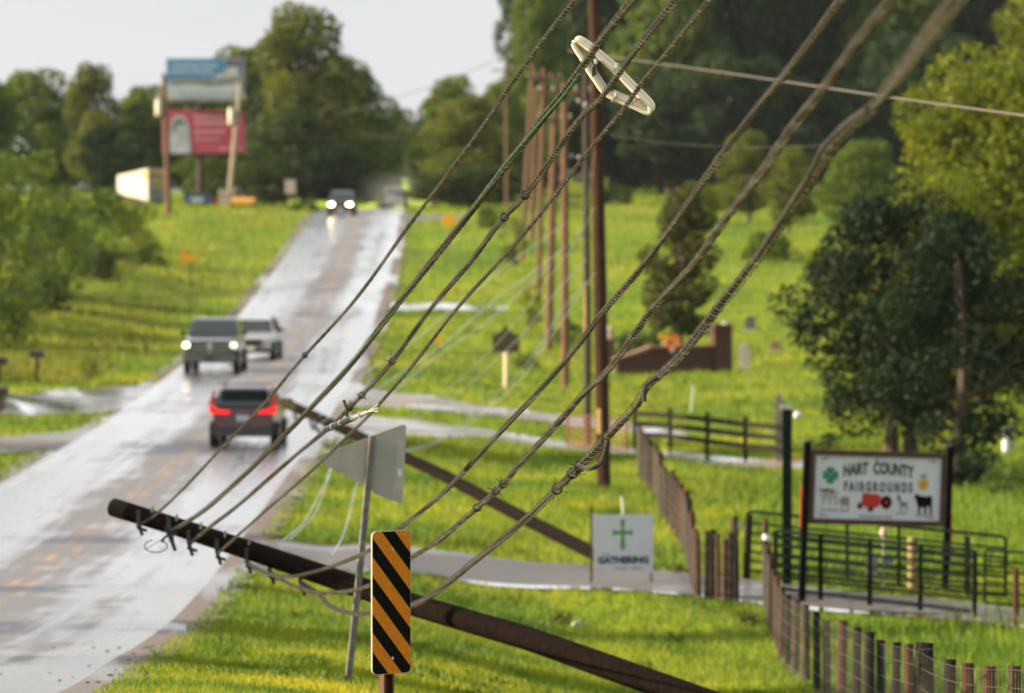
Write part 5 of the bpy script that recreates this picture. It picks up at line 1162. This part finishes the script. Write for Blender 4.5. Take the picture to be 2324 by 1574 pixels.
# board fence and rusty gate beyond
def board_fence(label, A, B, h, n, m, rails, name='board_fence', r=.07):
    root = empty(name, A, label, 'fence'); 
    for i in range(n+1):
        p = A.lerp(B, i/n); p.z = hz(p.x, p.y); MB().box(p-A+Vector((0, 0, h/2)), (r*1.6, r*1.6, h+.3)).build('post', m, root)
    for f in rails:
        q = MB()
        for i in range(n):
            a = A.lerp(B, i/n); b_ = A.lerp(B, (i+1)/n); a.z = hz(a.x, a.y)+h*f; b_.z = hz(b_.x, b_.y)+h*f; q.bar(a-A+Vector((0, -.08, 0)), b_-A+Vector((0, -.08, 0)), .03, .14)
        q.build('rail', m, root)
    return root
board_fence('black board fence between the long wire fence and the green post', ground(1440, 1020), ground(1782, 1058), 1.05, 4, M_postd, (.95, .68, .40))
ga, gb = ground(1288, 1018), ground(1424, 1030)
gate('rusty brown pipe gate behind the nearest standing pole', ga, gb, .92, .98, (.2, .4, .6, .8), (.33, .66), .028, M_rust)
b = ground(1768, 1050); s = S(b.y); r_ = empty('weathered_board', b, 'weathered grey upright board behind the top of the green post', 'board'); MB().plate([(-.1, .1), (.13, .1), (.13, (1050-915)/s), (.02, (1050-890)/s), (-.1, (1050-905)/s)], -.03, .03).build('plank', mat('weathered grey wood', (.20, .19, .18), .8, 0, .2, 6), r_)
MB().box((0, .05, .4), (.09, .09, 1.0)).build('stake', M_rust, r_)
for (px, py, h_, lb) in ((1410, 1190, 62, 'white marker stake in the grass between the pole and the long fence'), (1568, 935, 60, 'pale slanting stake beyond the board fence')):
    b = ground(px, py); s = S(b.y); tag(MB().tube([(0, 0, -.1), (.04, 0, h_/s*.5), (.08 if px > 1500 else 0, 0, h_/s)], .028, 6).build('marker_stake', mat('white stake', (.6, .6, .56), .5), None, loc=b, smooth=True), lb, 'stake')
for (px, py, m1, lb) in ((1937, 1008, 'yellow petals', 'small yellow flower clump behind the board fence'), (1952, 1022, 'yellow petals', 'second small yellow flower clump, slightly lower')):
    pass
# rock and weeds on the verge, vine at the fence foot
b = ground(1310, 1424); r_ = tag(MB().blob((0, 0, .02), (.11, .09, .07), 4, .3, 2).build('rock', M_stone, None, loc=b, smooth=True), 'small pale rock in the grass of the verge', 'rock')
def weed(px, py, w, h, seed, label, m='bright', d=None):
    b = ground(px, py) if d is None else Vector(((px-VW/2)/S(d), d, hz((px-VW/2)/S(d), d)))
    o = mk_tree('weed', h, w, seed, LM[m], .06, 2600, 'bush', 0, 9); o.location = b; return tag(o, label, 'weed')
weed(1275, 1418, .55, .22, 201, 'leafy weed clump left of the small rock')
weed(1700, 1420, .6, .25, 202, 'leafy weed at the foot of the near fence corner', 'mid')
weed(1808, 1570, .5, .55, 203, 'green vine climbing the lower end of the near fence', 'bright', 68)
weed(1895, 1590, .5, .35, 204, 'weed below the near fence at the bottom edge', 'mid', 62)
weed(1545, 1300, .3, .15, 205, 'reddish weed beside the white cross sign', 'olive')

# leaf litter and twigs on the wet road edge
q = MB(); rr = random.Random(5)
for i in range(20):
    y = rr.uniform(54, 70); x = float(x_edge(y))-.25-abs(rr.gauss(0, 1))**1.5*.5; z = hz(x, y)+.045; a = rr.uniform(0, 6.28); s_ = rr.uniform(.008, .026)
    q.blob((x, y, z), (s_*1.4, s_, s_*.5), i, .4, 1)
tag(q.build('leaf_litter', mat('wet leaf litter', (.03, .05, .02), .6, 0, .5, 20), None), 'leaf litter and twigs on the wet asphalt', kind='stuff')

# ------------------------------------------------------------------ vehicles
def wheel(root, x, y, r, w):
    t = MB().lathe([(r*.62, -w/2), (r*.93, -w/2), (r, -w/4), (r, w/4), (r*.93, w/2), (r*.62, w/2)], 22, c=(x, y, r), axis='X').build('tyre', M_tyre, None, smooth=True)
    wh = bpy.data.objects.new('wheel', None); COL.objects.link(wh); wh.parent = root; t.parent = wh
    rm = MB().lathe([(.05, -w/2-.01), (r*.6, -w/2-.002), (r*.6, w/2+.002), (.05, w/2+.01)], 14, c=(x, y, r), axis='X').build('rim', M_rim, wh, smooth=True)
def vehicle(name, label, cat, loc, rz, L, W, H, paint, lower, house, tumble=.82, wr=.36, wy=(.3, .3), detail=None, zs=.25, mirror_z=None):
    """front of the vehicle looks towards -Y; lower/house: side outlines in metres (y, z)"""
    root = empty(name, loc, label, cat, rz)
    def taper(mb, zt):
        for v in mb.v:
            e = max(0, (abs(v.y)-(L/2-.7))/.7); v.x *= 1-.16*e*e
            if zt > 50: v.x *= 1-.05*max(0, (v.z-.75)/.4)-.06*max(0, (.55-v.z)/.3)
            if v.z > zt: v.x *= 1-(1-tumble)*min(1, (v.z-zt)/(H-zt))
        return mb
    zb = house[0][1]
    q = MB(); nx = 5
    xs_ = [-W/2+W*i/(nx-1) for i in range(nx)]
    n = len(lower); 
    for x in xs_: q.v += [Vector((x, p[0], p[1])) for p in lower]
    for i in range(nx-1): q.f += [(i*n+j, i*n+(j+1) % n, (i+1)*n+(j+1) % n, (i+1)*n+j) for j in range(n)]
    q.f += [tuple(range(n)), tuple(range(nx*n-1, (nx-1)*n-1, -1))]; q.m = [0]*len(q.f)
    taper(q, 99); body = q.build('body', paint, root, smooth=True, bevel=.05, seg=3)
    q = MB(); hw = W/2*.93; q.side(house, -hw, hw); taper(q, zb); cab = q.build('cabin', paint, root, smooth=True, bevel=.05, seg=3)
    cy0 = sum(p[0] for p in house)/len(house); cz0 = sum(p[1] for p in house)/len(house)
    # glass: front, rear and sides sit 1 cm proud of the cabin
    fb, ft, rt_, rb = house[0], house[1], house[-2], house[-1]
    def gl(a, b_, nm):
        dy, dz = b_[0]-a[0], b_[1]-a[1]; ln = math.hypot(dy, dz); ny, nz_ = dz/ln, -dy/ln
        if (a[0]+b_[0])/2+ny*.1 > cy0 and ((a[0]+b_[0])/2 < cy0): ny, nz_ = -ny, -nz_
        if (a[0]+b_[0])/2 > cy0 and ny < 0: ny, nz_ = -ny, -nz_
        q = MB(); A = (a[0]+dy*.08, a[1]+dz*.08); B = (a[0]+dy*.90, a[1]+dz*.90)
        wA = hw*.90*(1-(1-tumble)*max(0, (A[1]-zb)/(H-zb))); wB = hw*.90*(1-(1-tumble)*max(0, (B[1]-zb)/(H-zb)))
        p = [Vector((-wA, A[0], A[1])), Vector((wA, A[0], A[1])), Vector((wB, B[0], B[1])), Vector((-wB, B[0], B[1]))]; o1 = Vector((0, ny*.014, nz_*.014)); o0 = Vector((0, -ny*.01, -nz_*.01))
        q.add([v+o1 for v in p]+[v+o0 for v in p], [(0,1,2,3), (7,6,5,4), (0,4,5,1), (1,5,6,2), (2,6,7,3), (3,7,4,0)]); q.build(nm, M_glass, root)
    gl(fb, ft, 'windscreen'); gl(rb, rt_, 'rear_window')
    for sx in (-1, 1):
        q = MB(); zz = [p for p in house]; cyc = cy0; ins = [(cyc+(p[0]-cyc)*.86, cz0+(p[1]-cz0)*.74) for p in house]
        q.side(ins, sx*(hw-.02), sx*(hw+.015)); 
        for v in q.v: v.x *= 1-(1-tumble)*min(1, max(0, (v.z-zb)/(H-zb)))
        q.build('side_window', M_glass, root)
        MB().box((sx*(W/2+.10), house[0][0]+.25, (mirror_z or zb+.12)), (.2, .12, .17)).build('mirror', M_black, root, bevel=.03)
    for (yy) in (-L/2+wy[0], L/2-wy[1]):
        for sx in (-1, 1): wheel(root, sx*(W/2-.12), yy, wr, .24)
    if detail: detail(root, L, W, H)
    return root
M_hl = mat('lit headlamp', (1.0, .72, .42), .3, 0, 0, 1, emit=16); M_hl2 = mat('headlamp lens', (.65, .66, .68), .1, .3, .05, 4); M_tail = mat('lit tail lamp', (1.0, .015, .012), .3, 0, 0, 1, emit=.55)
M_hl4 = mat('headlamp with faint sun glow', (1.0, .86, .66), .3, 0, 0, 1, emit=1.2); M_hl3 = mat('headlamp with sun glow', (1.0, .80, .55), .3, 0, 0, 1, emit=3.5)  # emission on the pickup's lamps stands in for sunlight on them
# pickup
M_pick = mat('grey pickup paint', (.06, .068, .085), .25, .5, .04, 2, coat=.6)
def det_pick(r_, L, W, H):
    y = -L/2
    MB().plate([(-.70, .72), (.70, .72), (.74, 1.12), (-.74, 1.12)], y-.03, y+.04).build('grille', M_black, r_)
    for z in (.80, .92, 1.04): MB().box((0, y-.035, z), (1.36, .02, .035)).build('grille_bar', M_chrome, r_)
    MB().box((0, y-.045, .92), (.07, .02, .38)).build('grille_bar', M_chrome, r_); MB().lathe([(.12, 0), (.11, -.02), (.02, -.03)], 12, c=(0, y-.05, .98), axis='Y').build('badge', M_chrome, r_, smooth=True)
    for sx in (-1, 1):
        MB().box((sx*.84, y+.03, 1.02), (.20, .12, .16)).build('headlight', M_hl4 if sx > 0 else M_hl3, r_, bevel=.02)
        MB().box((sx*.72, y-.03, .50), (.16, .06, .10)).build('fog_light', M_hl3 if sx < 0 else M_hl2, r_)
    MB().box((0, y-.02, .56), (1.9, .2, .24)).build('bumper', mat('dark bumper', (.12, .125, .13), .3, .5, .1, 4), r_, bevel=.04)
    MB().box((0, y-.13, .55), (.32, .015, .15)).build('number_plate', M_black, r_)
g1 = ground(481, 852); 
low = [(-2.9,.42),(-2.93,.9),(-2.85,1.18),(-2.5,1.26),(-1.35,1.33),(1.1,1.33),(1.12,1.36),(2.88,1.34),(2.9,.5),(2.2,.38),(-2.2,.36)]
hou = [(-1.38,1.3),(-.75,1.88),(-.55,1.93),(.75,1.93),(1.05,1.3)]
vehicle('pickup_truck', 'grey full size pickup truck coming towards the viewer with sunlit lamps', 'pickup truck', (g1.x, g1.y+2.9, g1.z+.035), R(-1.5), 5.8, 2.0, 1.93, M_pick, low, hou, .84, .41, (1.0, 1.2), det_pick, mirror_z=1.42)
# pale car behind the pickup
M_pale2 = mat('silver white car paint', (.50, .53, .54), .25, .3, .03, 2, coat=.6)
def det_suv(r_, L, W, H, lit=None, col=None):
    y = -L/2
    MB().plate([(-.42, .55), (.42, .55), (.46, .82), (-.46, .82)], y-.02, y+.05).build('grille', M_black, r_)
    for sx in (-1, 1): MB().box((sx*.68, y+.07, .80), (.34, .18, .15)).build('headlight', lit or M_hl2, r_, bevel=.03)
    MB().box((0, y, .38), (1.5, .12, .14)).build('bumper', M_black, r_, bevel=.03); MB().box((0, y-.03, .47), (.32, .015, .14)).build('number_plate', M_white, r_)
lowS = [(-2.25,.36),(-2.3,.66),(-2.22,.90),(-1.5,1.02),(-1.0,1.06),(1.9,1.10),(2.25,1.0),(2.3,.5),(1.6,.30),(-1.6,.28)]
houS = [(-1.15,1.02),(-.45,1.56),(-.1,1.66),(1.35,1.64),(2.1,1.05)]
g2 = ground(573, 822)
vehicle('oncoming_car', 'pale silver car partly hidden behind the pickup', 'car', (g2.x+.0, g2.y+2.3, g2.z+.035), R(-2), 4.6, 1.86, 1.66, M_pale2, lowS, houS, .72, .35, (.85, .85), det_suv)
# maroon SUV from behind (turned round so that its rear faces the camera)
M_mar = mat('dark maroon paint', (.085, .022, .026), .3, .3, .04, 2, coat=.8)
def det_rear(r_, L, W, H):
    y = L/2
    for sx in (-1, 1):
        MB().plate([(sx*.88, .93), (sx*.88, 1.14), (sx*.74, 1.10), (sx*.64, 1.02), (sx*.36, 1.0), (sx*.36, .92)], y-.10, y+.03).build('tail_light', M_tail, r_)
        MB().plate([(sx*.90, 1.0), (sx*.90, 1.16), (sx*.80, 1.52), (sx*.74, 1.52), (sx*.80, 1.1)], y-.34, y-.12).build('tail_light', mat('upper tail lamp', (.35, .012, .02), .3, 0, 0, 1, emit=.25), r_)
    MB().box((0, y+.0, .42), (1.6, .14, .22)).build('bumper', mat('dark grey plastic', (.06, .065, .08), .4), r_, bevel=.04)
    MB().box((.0, y+.025, .80), (.34, .02, .16)).build('number_plate', mat('plate white', (.55, .62, .72), .4), r_)
    MB().box((0, y-.62, 1.68), (1.25, .3, .03)).build('spoiler', M_mar, r_, bevel=.01)
    for sx in (-1, 1): MB().bar((sx*.62, -.5, 1.69), (sx*.62, 1.2, 1.69), .03, .04).build('roof_rail', M_galv, r_)
lowR = [(-2.25,.36),(-2.3,.66),(-2.22,.90),(-1.5,1.02),(-1.0,1.06),(1.9,1.12),(2.22,1.06),(2.28,.5),(2.1,.34),(-1.6,.28)]
houR = [(-1.15,1.02),(-.45,1.52),(-.1,1.60),(1.45,1.58),(2.08,1.08)]
g3 = ground(556, 1022); g3b = Vector((g3.x, g3.y+2.3, hz(g3.x, g3.y+2.3)))
vehicle('departing_car', 'dark maroon compact car seen from behind with red tail lights lit', 'car', (g3b.x, g3b.y, g3.z+.035), R(180-1.5), 4.6, 1.86, 1.68, M_mar, lowR, houR, .70, .35, (.85, .85), det_rear)
# dark car on the crest
def det_dark(r_, L, W, H): det_suv(r_, L, W, H, M_hl)
g4 = ground(775, 492, d1=446)
vehicle('crest_car', 'dark car coming over the crest with both headlights on', 'car', (g4.x, g4.y+2.3, hz(g4.x, g4.y+2.3)+.035), R(-2), 4.6, 2.0, 1.8, mat('black paint', (.03, .035, .045), .25, .2, .04, 2, coat=.6), [(a, b*1.08) for (a, b) in lowS], [(a, b*1.08) for (a, b) in houS], .84, .36, (.85, .85), det_dark)
def det_beige(r_, L, W, H):
    y = L/2
    for sx in (-1, 1): MB().box((sx*.86, y-.06, 1.05), (.14, .16, .4)).build('tail_light', mat('unlit tail lamp', (.3, .05, .04), .4), r_)
    MB().box((0, y+.02, .55), (1.8, .14, .2)).build('bumper', M_chrome, r_, bevel=.03)
x5 = (897-VW/2)/S(472)
vehicle('far_pickup', 'beige vehicle driving away just over the crest', 'car', (x5, 474, hz(x5, 474)+.035), R(178), 5.2, 2.0, 1.85, mat('beige paint', (.60, .52, .47), .3, .2, .04, 2, coat=.5), [(a*1.12, b*1.1) for (a, b) in lowR], [(a*1.1, b*1.1) for (a, b) in houR], .84, .38, (.95, .95), det_beige)

# ------------------------------------------------------------------ air: thin even haze, and spray behind the far cars
def volume(name, lo, hi, dens, col=(.92, .95, 1.0)):
    c = [(a+b)/2 for a, b in zip(lo, hi)]; o = MB().box((0, 0, 0), [b-a for a, b in zip(lo, hi)]).build(name, None, None, loc=c) if False else None
    me = bpy.data.meshes.new(name); b = MB().box(c, [b_-a_ for a_, b_ in zip(lo, hi)]); me.from_pydata([tuple(v) for v in b.v], [], b.f)
    m = bpy.data.materials.new(name); m.use_nodes = True; n = m.node_tree.nodes; n.remove(n['Principled BSDF']); pv = n.new('ShaderNodeVolumePrincipled')
    pv.inputs['Color'].default_value = (*col, 1); pv.inputs['Density'].default_value = dens; pv.inputs['Anisotropy'].default_value = .2
    m.node_tree.links.new(pv.outputs[0], n['Material Output'].inputs['Volume']); me.materials.append(m)
    o = bpy.data.objects.new(name, me); COL.objects.link(o); tag(o, kind='stuff'); return o
sp_ = volume('road_spray', (-13.5, 440, 4.9), (-5.5, 505, 9.4), .0, (.9, .95, 1.0))
sn_ = sp_.data.materials[0].node_tree; tcs = sn_.nodes.new('ShaderNodeTexCoord'); mps = sn_.nodes.new('ShaderNodeMapping'); mps.inputs['Location'].default_value = (-1, -1, -1); mps.inputs['Scale'].default_value = (2, 2, 2)
ln_ = sn_.nodes.new('ShaderNodeVectorMath'); ln_.operation = 'LENGTH'; mrs = sn_.nodes.new('ShaderNodeMapRange'); mrs.interpolation_type = 'SMOOTHSTEP'
for i_, v_ in enumerate((0, 1.0, .016, 0)): mrs.inputs[i_+1].default_value = v_*(.55 if i_ == 2 else 1)
sn_.links.new(tcs.outputs['Generated'], mps.inputs[0]); sn_.links.new(mps.outputs[0], ln_.inputs[0]); sn_.links.new(ln_.outputs['Value'], mrs.inputs[0])
sn_.links.new(mrs.outputs[0], [n_ for n_ in sn_.nodes if n_.type == 'PRINCIPLED_VOLUME'][0].inputs['Density'])
volume('haze', (-450, -60, -4), (450, 2450, 75), .00004, (.80, .90, 1.0))
